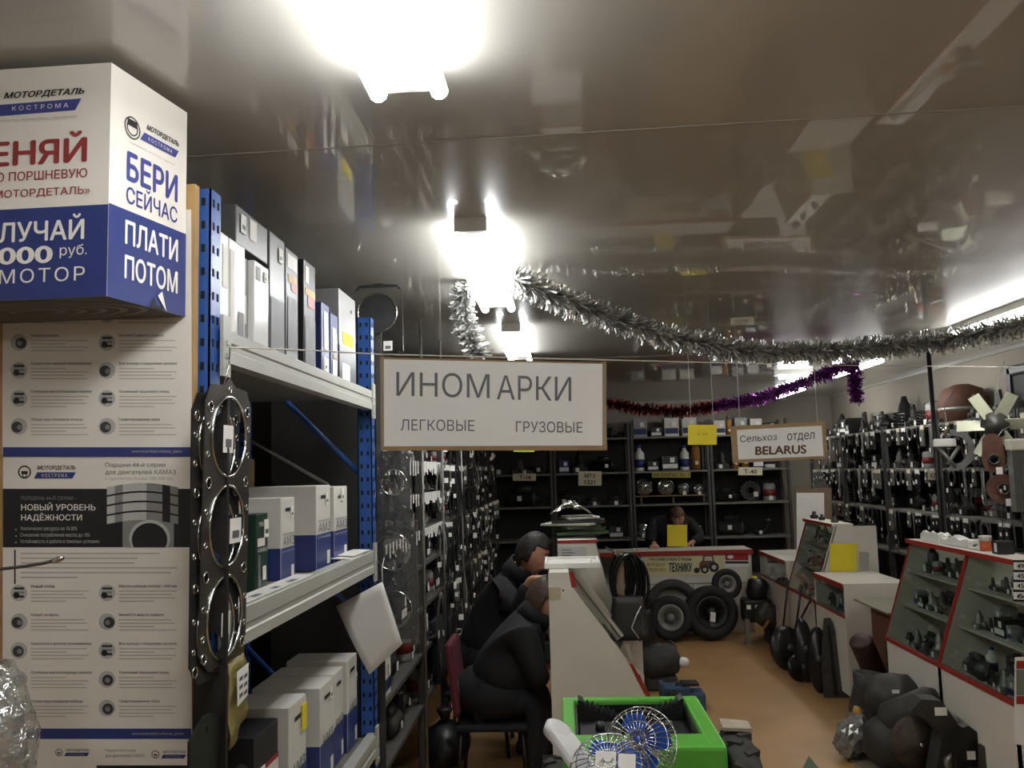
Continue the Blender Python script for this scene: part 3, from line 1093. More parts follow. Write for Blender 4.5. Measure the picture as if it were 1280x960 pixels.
# black hanging packs below
for k, (y0, y1, z0, z1, x, m, lb) in enumerate(((1.70, 1.86, .5, 1.22, -.742, DARKPACK, 'black gasket pack hanging below the head gasket'),
                                                (1.92, 2.06, .4, 1.05, -.752, DARKPACK, 'second black gasket pack hanging low on the near post'))):
    t = thing('gasket_pack', lb, 'gasket pack', (x, (y0 + y1) / 2, z0))
    vs, fs = plate([(0, 0), (y1 - y0, 0), (y1 - y0, z1 - z0 - .03), ((y1 - y0) * .6, z1 - z0), ((y1 - y0) * .4, z1 - z0), (0, z1 - z0 - .03)],
                   [circ((y1 - y0) / 2, q, .045, 20) for q in (.15, .3, .45)] + [circ((y1 - y0) / 2, z1 - z0 - .03, .008, 8)], .006)
    mb = MB().add([Vector((v.z, v.x - (y1 - y0) / 2, v.y)) for v in vs], fs)
    link('gasket_stack', mb.mesh('gasket_stack', m), t)
t = thing('parts_bag', 'yellowed plastic bag with white label hanging under the long gasket', 'bag', (-.735, 1.93, gz - .19))
YB_ = mat('yellowed_film', (150, 138, 84), .25, var=.25, bump=.4)
mb = MB()
nn = 6
for i in range(nn + 1):
    for j in range(nn + 1):
        mb.v.append(Vector((.006 * math.sin(i * 1.7 + j) - .002, -.045 + .1 * j / nn + .01 * (1 - i / nn), .04 * j / nn * (1 - i / nn) + .19 * i / nn)))
for i in range(nn):
    for j in range(nn):
        a = i * (nn + 1) + j
        mb.f.append([a, a + 1, a + nn + 2, a + nn + 1])
        mb.m.append(0)
        mb.s.append(True)
o = link('bag_film', mb.mesh('bag_film', YB_), t)
sol = o.modifiers.new('t', 'SOLIDIFY')
sol.thickness = .004
mb = MB().slab([(.012, -.025, .09), (.012, .035, .1), (.012, .04, .17), (.012, -.03, .165)], (1, 0, 0), .001)
l = link('paper_label', mb.mesh('paper_label', TAG), t)
mb = MB()
for k in range(3):
    for j in range(2):
        mb.slab([(.0135, -.018 + j * .028, .105 + k * .018), (.0135, .002 + j * .028, .107 + k * .018), (.0135, .002 + j * .028, .115 + k * .018), (.0135, -.018 + j * .028, .113 + k * .018)], (1, 0, 0), .0003)
link('print', mb.mesh('print', INK2), l)

# gaskets in clear film hanging by the far post, facing the camera
F2 = mat('film_gasket', (74, 76, 76), .3, .4, var=.2)
for k, (u0, v0, u1, v1, Y, lb) in enumerate(((443, 350, 503, 452, 3.808, 'round gasket hanging above the string beside the far blue post'),
                                              (474, 560, 512, 668, 3.805, 'film wrapped gasket hanging below the white sign by the far post'),
                                              (466, 655, 520, 800, 3.80, 'film wrapped two bore gasket hanging beside the far blue post'))):
    a, b = atY(u0, v1, Y), atY(u1, v0, Y)
    w, h = b.x - a.x, b.z - a.z
    nb = 1 if k < 2 else 2
    bores = [(w * .48, h * (q + .52) / nb if nb > 1 else h * .6, min(w, h / nb) * .4) for q in range(nb)]
    bolts = [(w * .08, h * .1, .006), (w * .92, h * .1, .006), (w * .08, h * .9, .006), (w * .92, h * .9, .006)]
    g = gasket(lb, a, (1, 0, 0), (0, 0, 1), w, h, bores, bolts, F2, tags=[(w * .6, h * .12, w * .18, h * .12)] if k == 0 else [])
    if k:
        mb = MB()
        mb.slab([(-.01, -.004, -.02), (w + .01, -.004, -.02), (w + .01, -.004, h + .02), (-.01, -.004, h + .02)], (0, -1, 0), .0005)
        link('film_wrap', mb.mesh('film_wrap', FILM2), g)

# tilted white sheet hanging in front of the far post
F = PxFace(3.42)
pp = [F.p(478, 727), F.p(503, 805), F.p(462, 843), F.p(421, 757)]
t = thing('paper_notice', 'blank white paper sheet hanging askew from the far end of the middle beam', 'paper', pp[2])
nx = 7
mb = MB()
for i in range(nx + 1):
    for j in range(nx + 1):
        a, b = i / nx, j / nx
        p = (pp[0] * (1 - a) + pp[1] * a) * (1 - b) + (pp[3] * (1 - a) + pp[2] * a) * b
        p = p + Vector((0, -.02 * math.sin(a * 3) * b - .015 * (1 - a) ** 3 * b, 0))
        mb.v.append(p)
for i in range(nx):
    for j in range(nx):
        a = i * (nx + 1) + j
        mb.f.append([a, a + 1, a + nx + 2, a + nx + 1])
        mb.m.append(0)
        mb.s.append(True)
o = mb.build('sheet', PAPER, t)
sol = o.modifiers.new('t', 'SOLIDIFY')
sol.thickness = .0012
mb = MB().tube([pp[0], pp[0] + Vector((-.005, .02, .05)), pp[0] + Vector((.0, .04, .09))], .0015, 5)
mb.build('hang_thread', TAG, t)

# near left foreground: wrapped goods and a cable end
t = thing('wrapped_bundle', 'clear plastic wrapped bundle at the lower left edge of the picture', 'bundle', (-1.0, 1.5, .0))
c = atY(12, 960, 1.5)
t.location = (c.x - .02, 1.5, c.z - .2)
mb = MB().blob((-.02, 0, .2), (.062, .06, .16), 0, .03, 3, seed=4)
link('packed_parts', mb.mesh('packed_parts', mat('packed_grey', (128, 128, 124), .6, var=.4, scale=20)), t)
mb = MB().blob((-.02, 0, .2), (.082, .075, .19), 0, .09, 3, seed=5)
link('film_wrap', mb.mesh('film_wrap', clear('crinkled_film', (244, 244, 240), .3, .12, .12, bump=1.0)), t)
mb = MB().lathe([(.04, 0), (.055, .02), (.05, .1), (.02, .12)], 18)
link('foot', mb.mesh('foot', BLK), t)
F = PxFace(1.45)
mb = MB().tube([F.p(-40, 715), F.p(0, 711.5), F.p(30, 708), F.p(55, 704), F.p(66, 701)], .0028, 8)
t = thing('cable_end', 'thin steel cable end sticking out before the posters at left edge', 'cable', F.p(-40, 715))
mb.build('cable', IRON2, t)
mb = MB().tube([F.p(64, 702), F.p(72, 700), F.p(79, 697)], [.003, .006, .0035], 8)
mb.build('tip', CHROME, t)
# ------------------------------------------------------------------ glass showcases on the right
INSIDE = mat('showcase_inside', (186, 180, 168), 0.7, var=0.08)
XBt, ZBt, XTp, ZTp, XBk = 2.0, .604, 2.2, 1.19, 2.52
SHOW_SPOTS = []


def tall_showcase(y0, y1, label, side_near=True, cut=True):
    t = thing('glass_showcase', label, 'showcase', (2.26, (y0 + y1) / 2, 0), 'white showcases with sloping glass fronts')
    mb = MB()
    mb.box((XBt, y0, .06), (XBt + .016, y1, ZBt))
    mb.build('front_panel', WHITE, t)
    prof = [(XBt, 0), (XBk, 0), (XBk, ZTp), (XTp, ZTp), (XBt, ZBt)]
    for y, yy in ((y0, y0 + .016), (y1 - .016, y1)):
        MB().prism(prof, 'y', y, yy).build('side_panel', WHITE, t)
    MB().box((XTp - .03, y0 - .003, ZTp), (XTp + .14, y1 + .003, ZTp + .02)).build('top_board', WHITE, t)
    MB().box((XTp + .141, y0 - .003, ZTp + .008), (XBk + .01, y1 + .003, ZTp + .014)).build('top_glass', GLASS, t)
    MB().box((XTp - .036, y0 - .003, ZTp - .004), (XTp - .03, y1 + .003, ZTp + .022)).build('top_edging', REDEDGE, t)
    MB().box((XBt - .006, y0, ZBt - .012), (XBt + .012, y1, ZBt + .012)).build('sill_edging', REDEDGE, t)
    dx, dz = XTp - XBt, ZTp - ZBt
    for y in (y0, y1 - .012):
        mb = MB()
        mb.add([(XBt - .006, y, ZBt), (XBt + .012, y, ZBt), (XTp + .008, y, ZTp), (XTp - .01, y, ZTp), (XBt - .006, y + .012, ZBt), (XBt + .012, y + .012, ZBt), (XTp + .008, y + .012, ZTp), (XTp - .01, y + .012, ZTp)],
               [(0, 1, 2, 3), (4, 5, 6, 7), (0, 1, 5, 4), (1, 2, 6, 5), (2, 3, 7, 6), (3, 0, 4, 7)])
        mb.build('glass_edging', REDEDGE if y > y0 or y0 < 5 else WHITE, t)
    mb = MB()
    mb.slab([(XBt + .004, y0 + .012, ZBt + .01), (XBt + .004, y1 - .012, ZBt + .01), (XTp - .002, y1 - .012, ZTp - .004), (XTp - .002, y0 + .012, ZTp - .004)], (-1, 0, .34), .004)
    mb.build('glass_pane', GLASS, t)
    for z, x0 in ((ZBt - .03, XBt + .02), (ZBt + .2, XBt + .11), (ZBt + .4, XBt + .17)):
        MB().box((x0, y0 + .016, z), (XBk - .02, y1 - .016, z + .01)).build('inner_shelf', INSIDE, t)
        SHOW_SPOTS.append((x0 + .03, XBk - .08, y0 + .06, y1 - .06, z + .0105, label))
    MB().box((XBk - .012, y0 + .016, .05), (XBk, y1 - .016, ZBt)).build('back_panel', INSIDE, t)
    return t


tall_showcase(4.86, 5.62, 'white sloping glass showcase second from right, with papers on top')
tall_showcase(4.08, 4.85, 'white sloping glass showcase at the right edge reflecting a tube lamp')
tall_showcase(3.28, 4.07, 'white sloping glass showcase nearest the camera, mostly outside the picture')
ts = tall_showcase(7.12, 7.93, 'far sloping glass showcase with yellow notes on its white side')


def low_counter(y0, y1, label):
    t = thing('low_counter', label, 'counter', (2.22, (y0 + y1) / 2, 0), 'low white counters with a glass band')
    x0, x1, zt = 2.0, 2.46, .82
    MB().box((x0, y0 + .016, .05), (x0 + .016, y1 - .016, .6)).build('front_panel', WHITE, t)
    for y in (y0, y1 - .016):
        MB().box((x0, y, 0), (x1, y + .016, zt)).build('side_panel', WHITE, t)
    MB().box((x0 - .01, y0, zt), (x1, y1, zt + .016)).build('top_board', WHITE, t)
    MB().box((x0 - .014, y0, zt - .02), (x0 - .008, y1, zt + .018)).build('top_edging', REDEDGE, t)
    MB().box((x0 - .004, y0 + .016, .59), (x0 + .01, y1 - .016, .604)).build('sill_edging', REDEDGE, t)
    MB().box((x0 + .002, y0 + .016, .605), (x0 + .006, y1 - .016, zt - .004)).build('glass_pane', GLASS, t)
    MB().box((x0 + .017, y0 + .016, .58), (x1 - .01, y1 - .016, .59)).build('inner_shelf', INSIDE, t)
    SHOW_SPOTS.append((x0 + .04, x1 - .1, y0 + .06, y1 - .06, .5905, label))
    MB().box((x1 - .012, y0 + .016, .05), (x1, y1 - .016, zt)).build('back_panel', INSIDE, t)
    return t


low_counter(6.37, 7.1, 'low white counter whose plain end panel faces the aisle, mid right')
low_counter(7.95, 8.98, 'low white counter running back to the far counter on the right')

# far counter with the tractor banner
FY = 9.1
t = thing('far_counter', 'white counter across the far end with tractor banner on its front', 'counter', (1.38, FY + .2, 0))
MB().box((.81, FY, 0), (1.94, FY + .016, .8)).build('front_panel', WHITE, t)
MB().box((.80, FY - .01, .81), (1.96, FY + .45, .835)).build('top_board', WHITE, t)
MB().box((.80, FY - .016, .79), (1.96, FY - .01, .838)).build('top_edging', REDEDGE, t)
for x in (.81, 1.92):
    MB().box((x, FY + .016, 0), (x + .016, FY + .44, .81)).build('side_panel', WHITE, t)
F = PxFace(FY - .003)
ba = thing('shop_banner', 'pale yellow banner with tractor picture on front of the far counter', 'banner', F.p(856, 719))
mb = MB().slab([F.p(806, 720), F.p(904, 719), F.p(904, 691.5), F.p(806, 692.5)], (0, -1, 0), .002)
mb.build('sheet', mat('banner_vinyl', (214, 204, 160), .5, var=.05), ba)
F = PxFace(FY - .006)
mb = MB()
F.text(mb, 'УКОМПЛЕКТУЕМ', 811, 697.4, 864, 701, 0, bold=.03)
F.text(mb, 'ВАШУ', 809, 703.4, 832, 707.6, 1, bold=.02)
F.text(mb, 'ЛЮБУЮ', 809, 710, 832, 714.4, 1, bold=.02)
F.text(mb, 'ТЕХНИКУ', 836, 703.4, 865, 715, 2, bold=.05)
mb.build('lettering', [INK, mat('olive_letters', (140, 120, 40), .5, var=0), mat('deep_green_letters', (22, 60, 48), .5, var=0)], ba)
mb = MB()
F.poly(mb, circ(881, 712, 5, 16), 0)
F.poly(mb, circ(892.5, 709, 6.2, 16), 0)
F.poly(mb, circ(892.5, 709, 3, 12), 1, .0014)
F.poly(mb, circ(881, 712, 2.4, 12), 1, .0014)
F.poly(mb, [(874, 712), (874, 704), (878, 700), (879, 694), (891, 694), (894, 704), (890, 710)], 2, .0008)
F.poly(mb, [(880.5, 701), (881, 695.5), (889.5, 695.5), (891, 701)], 1, .0016)
F.poly(mb, circ(871, 713, 3.6, 14), 0)
mb.build('tractor_picture', [INK, mat('pale_print', (200, 196, 180), .5, var=0), mat('brown_print', (110, 72, 48), .5, var=0)], ba)
F = PxFace(FY - .003)
st = thing('red_sticker', 'small red and white sticker right of the banner on the far counter', 'sticker', F.p(921, 709))
mb = MB()
mb.slab([F.p(906, 709), F.p(936, 708.5), F.p(936, 692), F.p(906, 692.5)], (0, -1, 0), .002)
mb.build('sheet', PAPER, st)
F = PxFace(FY - .006)
mb = MB()
F.rect(mb, 906.5, 704.5, 935.5, 701.5, 0)
F.rect(mb, 906.5, 700.5, 935.5, 692.5, 1)
F.poly(mb, circ(913, 696, 4, 14, 2.4), 2, .0014)
mb.build('print', [INK, REDP, WLET], st)
mb = MB()
F.rect(mb, .0, 0, 0, 0)
lines = MB().box((.81, FY - .004, .5), (1.94, FY - .0005, .505)).box((1.33, FY - .004, .02), (1.335, FY - .0005, .5))
lines.build('panel_joint', mat('panel_joint', (60, 52, 44), .7, var=0), t)
# left extension, glazed
t = thing('glass_counter', 'low glazed counter with red top edge left of the far counter', 'counter', (.5, FY + .2, 0))
MB().box((.2, FY + .01, 0), (.79, FY + .026, .5)).build('front_panel', WHITE, t)
MB().box((.2, FY, .81), (.795, FY + .45, .83)).build('top_board', WHITE, t)
MB().box((.2, FY - .008, .79), (.795, FY - .0, .834)).build('top_edging', REDEDGE, t)
MB().box((.2, FY + .012, .5), (.78, FY + .016, .79)).build('glass_pane', GLASS, t)
for x in (.2, .775):
    MB().box((x, FY + .03, 0), (x + .015, FY + .44, .81)).build('side_panel', WHITE, t)
MB().box((.22, FY + .03, .5), (.77, FY + .44, .51)).build('inner_shelf', INSIDE, t)

# ------------------------------------------------------------------ left showcases
t = thing('white_showcase', 'white sided showcase beside the seated men, its end panel facing the camera', 'showcase', (.18, 4.85, 0))
prof = [(-.082, 0), (-.078, 1.176), (.03, 1.176), (.038, 1.11), (.26, .80), (.317, .712), (.39, .56), (.43, .54), (.43, 0)]
MB().prism(prof, 'y', 4.5, 4.516).build('end_panel', WHITE, t)
MB().prism([(p[0] + (.045 if 1 < i < 6 else 0), p[1] + (.015 if 1 < i < 6 else 0)) for i, p in enumerate(prof)], 'y', 5.1, 5.116).build('end_panel', WHITE, t)
MB().box((-.075, 4.517, 1.16), (.028, 5.1, 1.176)).build('top_board', WHITE, t)
MB().prism([(.028, 1.178), (.052, 1.178), (.066, 1.10), (.04, 1.10)], 'y', 4.498, 4.514).build('top_edging', REDEDGE, t)
MB().slab([(.045, 4.517, 1.10), (.045, 5.1, 1.10), (.325, 5.1, .715), (.325, 4.517, .715)], (.8, 0, .6), .004).build('glass_pane', GLASS, t)
mb = MB()
mb.slab([(.04, 5.075, 1.12), (.04, 5.1, 1.12), (.32, 5.1, .735), (.32, 5.075, .735)], (.8, 0, .6), .02)
mb.build('glass_frame', WHITE, t)
mb = MB().slab([(.318, 4.5, .715), (.335, 4.5, .715), (.435, 4.5, .525), (.41, 4.5, .525)], (0, -1, 0), .003)
mb.build('sill_edging', REDEDGE, t)
mb = MB().slab([(.316, 4.5, .71), (.32, 4.5, .7), (.40, 4.5, .545), (.36, 4.5, .62)], (0, -1, 0), .002)
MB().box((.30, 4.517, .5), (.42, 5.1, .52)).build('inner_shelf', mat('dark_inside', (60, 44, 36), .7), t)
MB().box((-.07, 4.517, .7), (.3, 5.1, .71)).build('inner_shelf', INSIDE, t)
SHOW_SPOTS.append((.0, .26, 4.55, 5.05, .7105, 'white sided showcase on the left'))
for u, v in ((704, 738), (705, 898)):
    MB().lathe([(.005, 0), (.004, .002), (0, .0025)], 8, M=Matrix.Translation(atY(u, v, 4.499)) @ Matrix.Rotation(math.pi / 2, 4, 'X')).build('screw', IRON2, t)
F = PxFace(4.4985)
mb = MB().slab([F.p(686, 749), F.p(701, 749), F.p(701, 734), F.p(686, 734)], (0, -1, 0), .001)
mb.build('tape_patch', mat('masking_tape', (186, 170, 140), .5, var=.05), t)

t = thing('white_showcase', 'taller white showcase behind the first, topped with a pile of gasket sheets', 'showcase', (.2, 5.65, 0))
prof2 = [(-.03, 0), (-.03, 1.26), (.2, 1.26), (.325, .712), (.455, .708), (.455, 0)]
for y in (5.25, 6.05):
    MB().prism(prof2, 'y', y, y + .016).build('end_panel', WHITE, t)
MB().box((-.03, 5.25, 1.262), (.21, 6.066, 1.278)).build('top_board', WHITE, t)
MB().box((-.03, 5.244, 1.262), (.215, 5.249, 1.28)).build('top_edging', REDEDGE, t)
MB().slab([(.205, 5.27, 1.25), (.205, 6.05, 1.25), (.33, 6.05, .715), (.33, 5.27, .715)], (1, 0, .2), .004).build('glass_pane', GLASS, t)
MB().box((.44, 5.266, 0), (.455, 6.05, .7)).build('front_panel', WHITE, t)
MB().box((.33, 5.266, .69), (.44, 6.05, .7)).build('sill', WHITE, t)
for u in (778, 800):
    MB().lathe([(.006, 0), (.004, .002), (0, .0025)], 8, M=Matrix.Translation(atY(u, 801, 5.249)) @ Matrix.Rotation(math.pi / 2, 4, 'X')).build('screw', IRON2, t)
F = PxFace(5.245)
pn = thing('paper_notice', 'grey printed paper on the end of the taller left showcase', 'paper', F.p(715, 712))
mb = MB().slab([F.p(699, 713), F.p(733, 712), F.p(733, 683), F.p(699, 684)], (0, -1, 0), .001)
mb.build('sheet', mat('grey_paper', (186, 186, 184), .6, var=.05), pn)
F = PxFace(5.242)
mb = MB()
for k in range(4):
    F.rect(mb, 702, 688 + k * 3.4, 714 + k % 2 * 4, 687 + k * 3.4)
mb.build('print', INK2, pn)

# pile of gasket sheets on top
zz = 1.279
rs = random.Random(3)
SH = [mat('green_card', (66, 92, 58), .6, var=.2), mat('olive_card', (96, 100, 76), .6, var=.2), mat('pale_card', (170, 168, 156), .5, var=.1), mat('dark_sheet', (44, 44, 42), .5, var=.2)]
for k in range(11):
    w, d = rs.uniform(.12, .17), rs.uniform(.1, .15)
    cx, cy, a = rs.uniform(.06, .13), 5.55 + rs.uniform(-.03, .03), rs.uniform(-.5, .5)
    if k > 8:
        w *= .7
    M = Matrix.Rotation(a, 3, 'Z')
    lb = 'flat gasket sheet, ' + ORD[k] + ' from the bottom of the pile on the taller left showcase'
    hgt = .006 + .005 * (k % 3)
    t = thing('gasket_sheet', lb, 'gasket', (cx, cy, zz), 'pile of gasket sheets on the left showcase')
    pts = [M @ Vector(p) for p in ((-w, -d, 0), (w * .9, -d, 0), (w, -d * .6, 0), (w, d, 0), (-w * .8, d, 0), (-w, d * .7, 0))]
    mb = MB().slab(pts, (0, 0, 1), hgt)
    link('card', mb.mesh('card', SH[(3, 3, 0, 3, 0, 1, 0, 2, 3, 1, 2, 1, 2)[k]]), t)
    zz += hgt + .001
t = thing('foil_bag', 'crumpled shiny plastic bag on top of the gasket sheet pile', 'bag', (.06, 5.55, zz))
mb = MB()
bm = bmesh.new()
bmesh.ops.create_grid(bm, x_segments=12, y_segments=10, size=1)
rr = random.Random(2)
for q in bm.verts:
    q.co = Vector((q.co.x * .13, q.co.y * .1, .02 + .06 * rr.random() * (1 - abs(q.co.x)) + .03 * (1 - q.co.x ** 2)))
mb.bm(bm)
for p in mb.v:
    p.z = max(p.z, .002)
o = link('bag_film', mb.mesh('bag_film', mat('silver_film', (190, 190, 180), .2, .7, var=.25, scale=30)), t)
o.modifiers.new('t', 'SOLIDIFY').thickness = .003

# white pad / tray on the first showcase
t = thing('paper_tray', 'white shallow tray with papers on the first left showcase', 'tray', (.04, 4.85, 1.178))
mb = MB().box((-.14, -.18, .0), (.16, .2, .008)).box((-.14, -.18, .008), (-.13, .2, .025)).box((.15, -.18, .008), (.16, .2, .025)).box((-.13, -.18, .008), (.15, -.17, .025)).box((-.13, .19, .008), (.15, .2, .025))
link('tray', mb.mesh('tray', PAPER), t)
mb = MB().slab([(-.12, -.15, .009), (.1, -.16, .009), (.12, .1, .009), (-.1, .12, .009)], (0, 0, 1), .01)
link('paper_sheet', mb.mesh('paper_sheet', PAPER), t)
# plank
o = MB().box((.315, 5.15, .73), (.355, 5.17, 1.22)).build('wooden_stick', WOOD2)
tag(o, 'upright wooden stick standing by the slope of the left showcases', 'stick')


# ------------------------------------------------------------------ hanging signs
def sign(name, label, px, Y, pxp, cardm, group=None):
    F = PxFace(Y)
    t = thing(name, label, 'sign', F.p((px[0][0] + px[1][0]) / 2, px[2][1]), group)
    MB().slab([F.p(*p) for p in (px[3], px[2], px[1], px[0])], (0, 1, 0), .005).build('cardboard', cardm, t)
    F2 = PxFace(Y - .001)
    MB().slab([F2.p(*p) for p in (pxp[3], pxp[2], pxp[1], pxp[0])], (0, -1, 0), .001).build('paper', PAPER, t)
    return t, PxFace(Y - .0025)


SY_ = 2.5
t, F = sign('hanging_sign', 'large white hanging sign reading ИНОМАРКИ on brown cardboard', [(475, 446), (757, 453), (759, 563), (476, 563)], SY_, [(477, 449), (754, 455), (755.5, 557), (479, 558)], CARD)


def tilted(F, mb, s, x0, y0, x1, y1, dy, mi=0, **kw):
    """lettering on a line that drops dy rows from left to right"""
    vs, fs = glyphs(s, **kw)
    a0, a1 = min(v.x for v in vs), max(v.x for v in vs)
    b0, b1 = min(v.y for v in vs), max(v.y for v in vs)
    out = []
    for v in vs:
        k = (v.x - a0) / (a1 - a0)
        out.append(F.p(x0 + k * (x1 - x0), y1 - (v.y - b0) / (b1 - b0) * (y1 - y0) + k * dy, .001))
    mb.add(out, fs, mi)


mb = MB()
tilted(F, mb, 'ИНОМ', 495.5, 464.5, 612, 495, 3)
mb.build('lettering', INK2, t)
mb = MB()
tilted(F, mb, 'АРКИ', 621, 469, 714, 499, 2.5)
mb.build('lettering', INK2, t)
mb = MB()
tilted(F, mb, 'ЛЕГКОВЫЕ', 501, 524, 593, 538, 1)
mb.build('lettering', INK2, t)
mb = MB()
tilted(F, mb, 'ГРУЗОВЫЕ', 645, 526.5, 728, 540, 1)
mb.build('lettering', INK2, t)
for u0, v0, u1, v1 in ((476, 446, 480, 563), (753, 452, 758, 562)):
    MB().slab([F.p(u0, v1), F.p(u1, v1), F.p(u1, v0), F.p(u0, v0)], (0, -1, 0), .0006).build('clear_tape', clear('tape', (226, 214, 180), .1, .1, .3), t)
# string
F = PxFace(2.495)
t = thing('hanging_string', 'thin pale string stretched across the shop carrying the white sign', 'string', atY(262, 438, 1.93))
pts = [atY(258, 436, 1.96), atY(300, 434.5, 2.02), atY(390, 438, 2.2), atY(475, 443, 2.49), atY(757, 450, 2.49), atY(900, 453.5, 3.3), atY(1045, 456.5, 4.2), atY(1280, 459, 5.6), atY(1400, 461, 6.0)]
MB().tube(pts, .0022, 5).build('string', mat('pale_string', (206, 200, 188), .7, var=.1), t)

t, F = sign('hanging_sign', 'small white hanging sign reading BELARUS on wide brown cardboard', [(913, 533), (1032, 526.5), (1034.5, 573), (916, 579)], 6.4, [(921, 537.5), (1027, 532), (1029.5, 570), (923, 574.5)], CARD)
mb = MB()
tilted(F, mb, 'Сельхоз', 925, 544.5, 971, 553, -3)
mb.build('lettering', INK, t)
mb = MB()
tilted(F, mb, 'отдел', 984, 542, 1018, 553, -2)
mb.build('lettering', INK, t)
mb = MB()
tilted(F, mb, 'BELARUS', 944, 558, 1008, 569, -2, bold=.035)
mb.build('lettering', mat('brown_letters', (84, 52, 14), .5, var=0), t)
for u in (925, 1022):
    a = atY(u, 531, 6.405)
    MB().tube([a, Vector((a.x, a.y, H - .002))], .0015, 4).build('hang_thread', TAG, t)


def note(label, px, Y, words=None, hang=True, m=YELLOW):
    F = PxFace(Y)
    t = thing('paper_note', label, 'note', F.p((px[0] + px[2]) / 2, px[3]))
    MB().slab([F.p(px[0], px[3]), F.p(px[2], px[3]), F.p(px[2], px[1]), F.p(px[0], px[1])], (0, 1, 0), .002).build('sheet', m, t)
    if words:
        F2 = PxFace(Y - .001)
        for w in words:
            mb = MB()
            F2.text(mb, *w)
            mb.build('lettering', mat('ochre_letters', (150, 120, 30), .5, var=0), t)
    if hang:
        for u in (px[0] + 4, px[2] - 4):
            a = atY(u, px[1] + 1, Y + .003)
            MB().tube([a, Vector((a.x, a.y, H - .002))], .0012, 4).build('hang_thread', TAG, t)
    return t


note('yellow paper note hanging high left of the BELARUS sign', (860, 531, 896, 556), 6.4, [('К-10', 872, 541, 884, 544, 0)])
note('yellow paper notice standing on the far counter in front of the person', (834, 656, 859, 683), 9.35, None, False)
note('upper yellow paper note on the white side of the far sloping showcase', (1037, 679, 1071, 718), 7.11, None, False)
note('lower pale yellow note under the first on the far sloping showcase', (1040, 719, 1072, 731), 7.112, None, False, mat('faded_yellow', (190, 178, 70), .6, var=.05))
note('yellow green paper peeking out below the large white sign', (642, 556, 668, 565), 6.0, None, True, mat('lime_paper', (170, 190, 70), .6, var=.05))
F = PxFace(7.105)
MB().slab([F.p(1074, 732), F.p(1086, 731), F.p(1086, 690), F.p(1074, 690)], (0, -1, 0), .001).build('tape_strip', clear('side_tape', (200, 196, 186), .15, .15, .6), ts)

# cardboard sheet with white paper on the far right counter
F = PxFace(8.3)
t = thing('display_board', 'white covered cardboard sheet standing upright on the far right counter', 'board', F.p(1015, 703))
MB().slab([F.p(996, 700), F.p(1040, 700), F.p(1039.5, 610), F.p(995, 611)], (0, 1, 0), .008).build('cardboard', mat('grey_cardboard', (118, 98, 76), .8), t)
F = PxFace(8.298)
MB().slab([F.p(996, 699), F.p(1031, 700), F.p(1030, 616), F.p(995.5, 616)], (0, -1, 0), .001).build('paper', PAPER, t)


# labels on the shelf fronts of the far racks
def plaque(label, px, Y, words, m, ink=INK):
    F = PxFace(Y)
    t = thing('shelf_sign', label, 'sign', F.p((px[0] + px[2]) / 2, px[3]), 'model name cards on the far shelves')
    MB().slab([F.p(px[0], px[3]), F.p(px[2], px[3]), F.p(px[2], px[1]), F.p(px[0], px[1])], (0, 1, 0), .002).build('card', m, t)
    F2 = PxFace(Y - .001)
    for w in words:
        mb = MB()
        F2.text(mb, *w, bold=.02)
        mb.build('lettering', ink, t)


CREAM = mat('cream_card', (216, 208, 178), .6, var=.04)
plaque('cream shelf card reading Т-16 on the back rack', (641, 592, 670, 601), 10.846, [('Т-16', 649, 594, 664, 599, 0)], CREAM)
plaque('cream shelf card reading МТЗ 1221 on the back rack', (723, 589, 752, 607), 10.846, [('МТЗ', 731, 592, 744, 597, 0), ('1221', 731, 600, 744, 605, 0)], CREAM)
plaque('yellowish shelf card reading БЕЛАРУС 82.1 on the back rack', (815, 590, 863, 597), 10.846, [('БЕЛАРУС 82.1', 817, 591.5, 861, 595.5, 0)], mat('olive_card2', (168, 154, 78), .6, var=.05))
plaque('cream shelf card reading Т-40 below the BELARUS sign', (923, 584, 953, 594), 10.846, [('Т-40', 930, 586.5, 946, 592, 0)], CREAM)
plaque('cream shelf card reading ЮМЗ on the right rack', (1160, 588, 1178, 600), atX(1169, 594, 3.046).y, [('ЮМЗ', 1163, 591, 1175, 597.5, 0)], CREAM)
# ------------------------------------------------------------------ kinds of stock: meshes are made once, objects copied many times
KIND = {}
IR3 = mat('grey_casting', (70, 70, 68), .5, .4, var=.3, bump=.2)
ALU = mat('aluminium_casting', (140, 138, 132), .4, .6, var=.25)
LENS = mat('lamp_lens', (196, 198, 192), .08, .75, var=.2, scale=60)
BLUEB = mat('dark_blue_carton', (30, 44, 92), .5, var=.1)
REDB = mat('red_carton', (120, 36, 32), .5, var=.1)
BRNB = mat('brown_carton', (120, 98, 70), .7, var=.1)
OCH = mat('ochre_label', (168, 120, 52), .5, var=.1)
BAGM = mat('bagged_dark_part', (46, 46, 44), .15, .2, var=.5, scale=22, bump=.5)


def kind(key, name, cat, desc, parts):
    KIND[key] = (name, cat, desc, [(n, m.mesh(n, ms)) for n, m, ms in parts])


def tagmesh(x, y, z, s=.03, w=None):
    return MB().slab([(x - s / 2, y, z), (x + s / 2, y, z), (x + s / 2, y, z + s * 1.1), (x - s / 2, y, z + s * 1.1)], (0, -1, 0), .002)


def bx(w, d, h, **k):
    return MB().box((-w / 2, -d / 2, 0), (w / 2, d / 2, h), 0, None, .002)


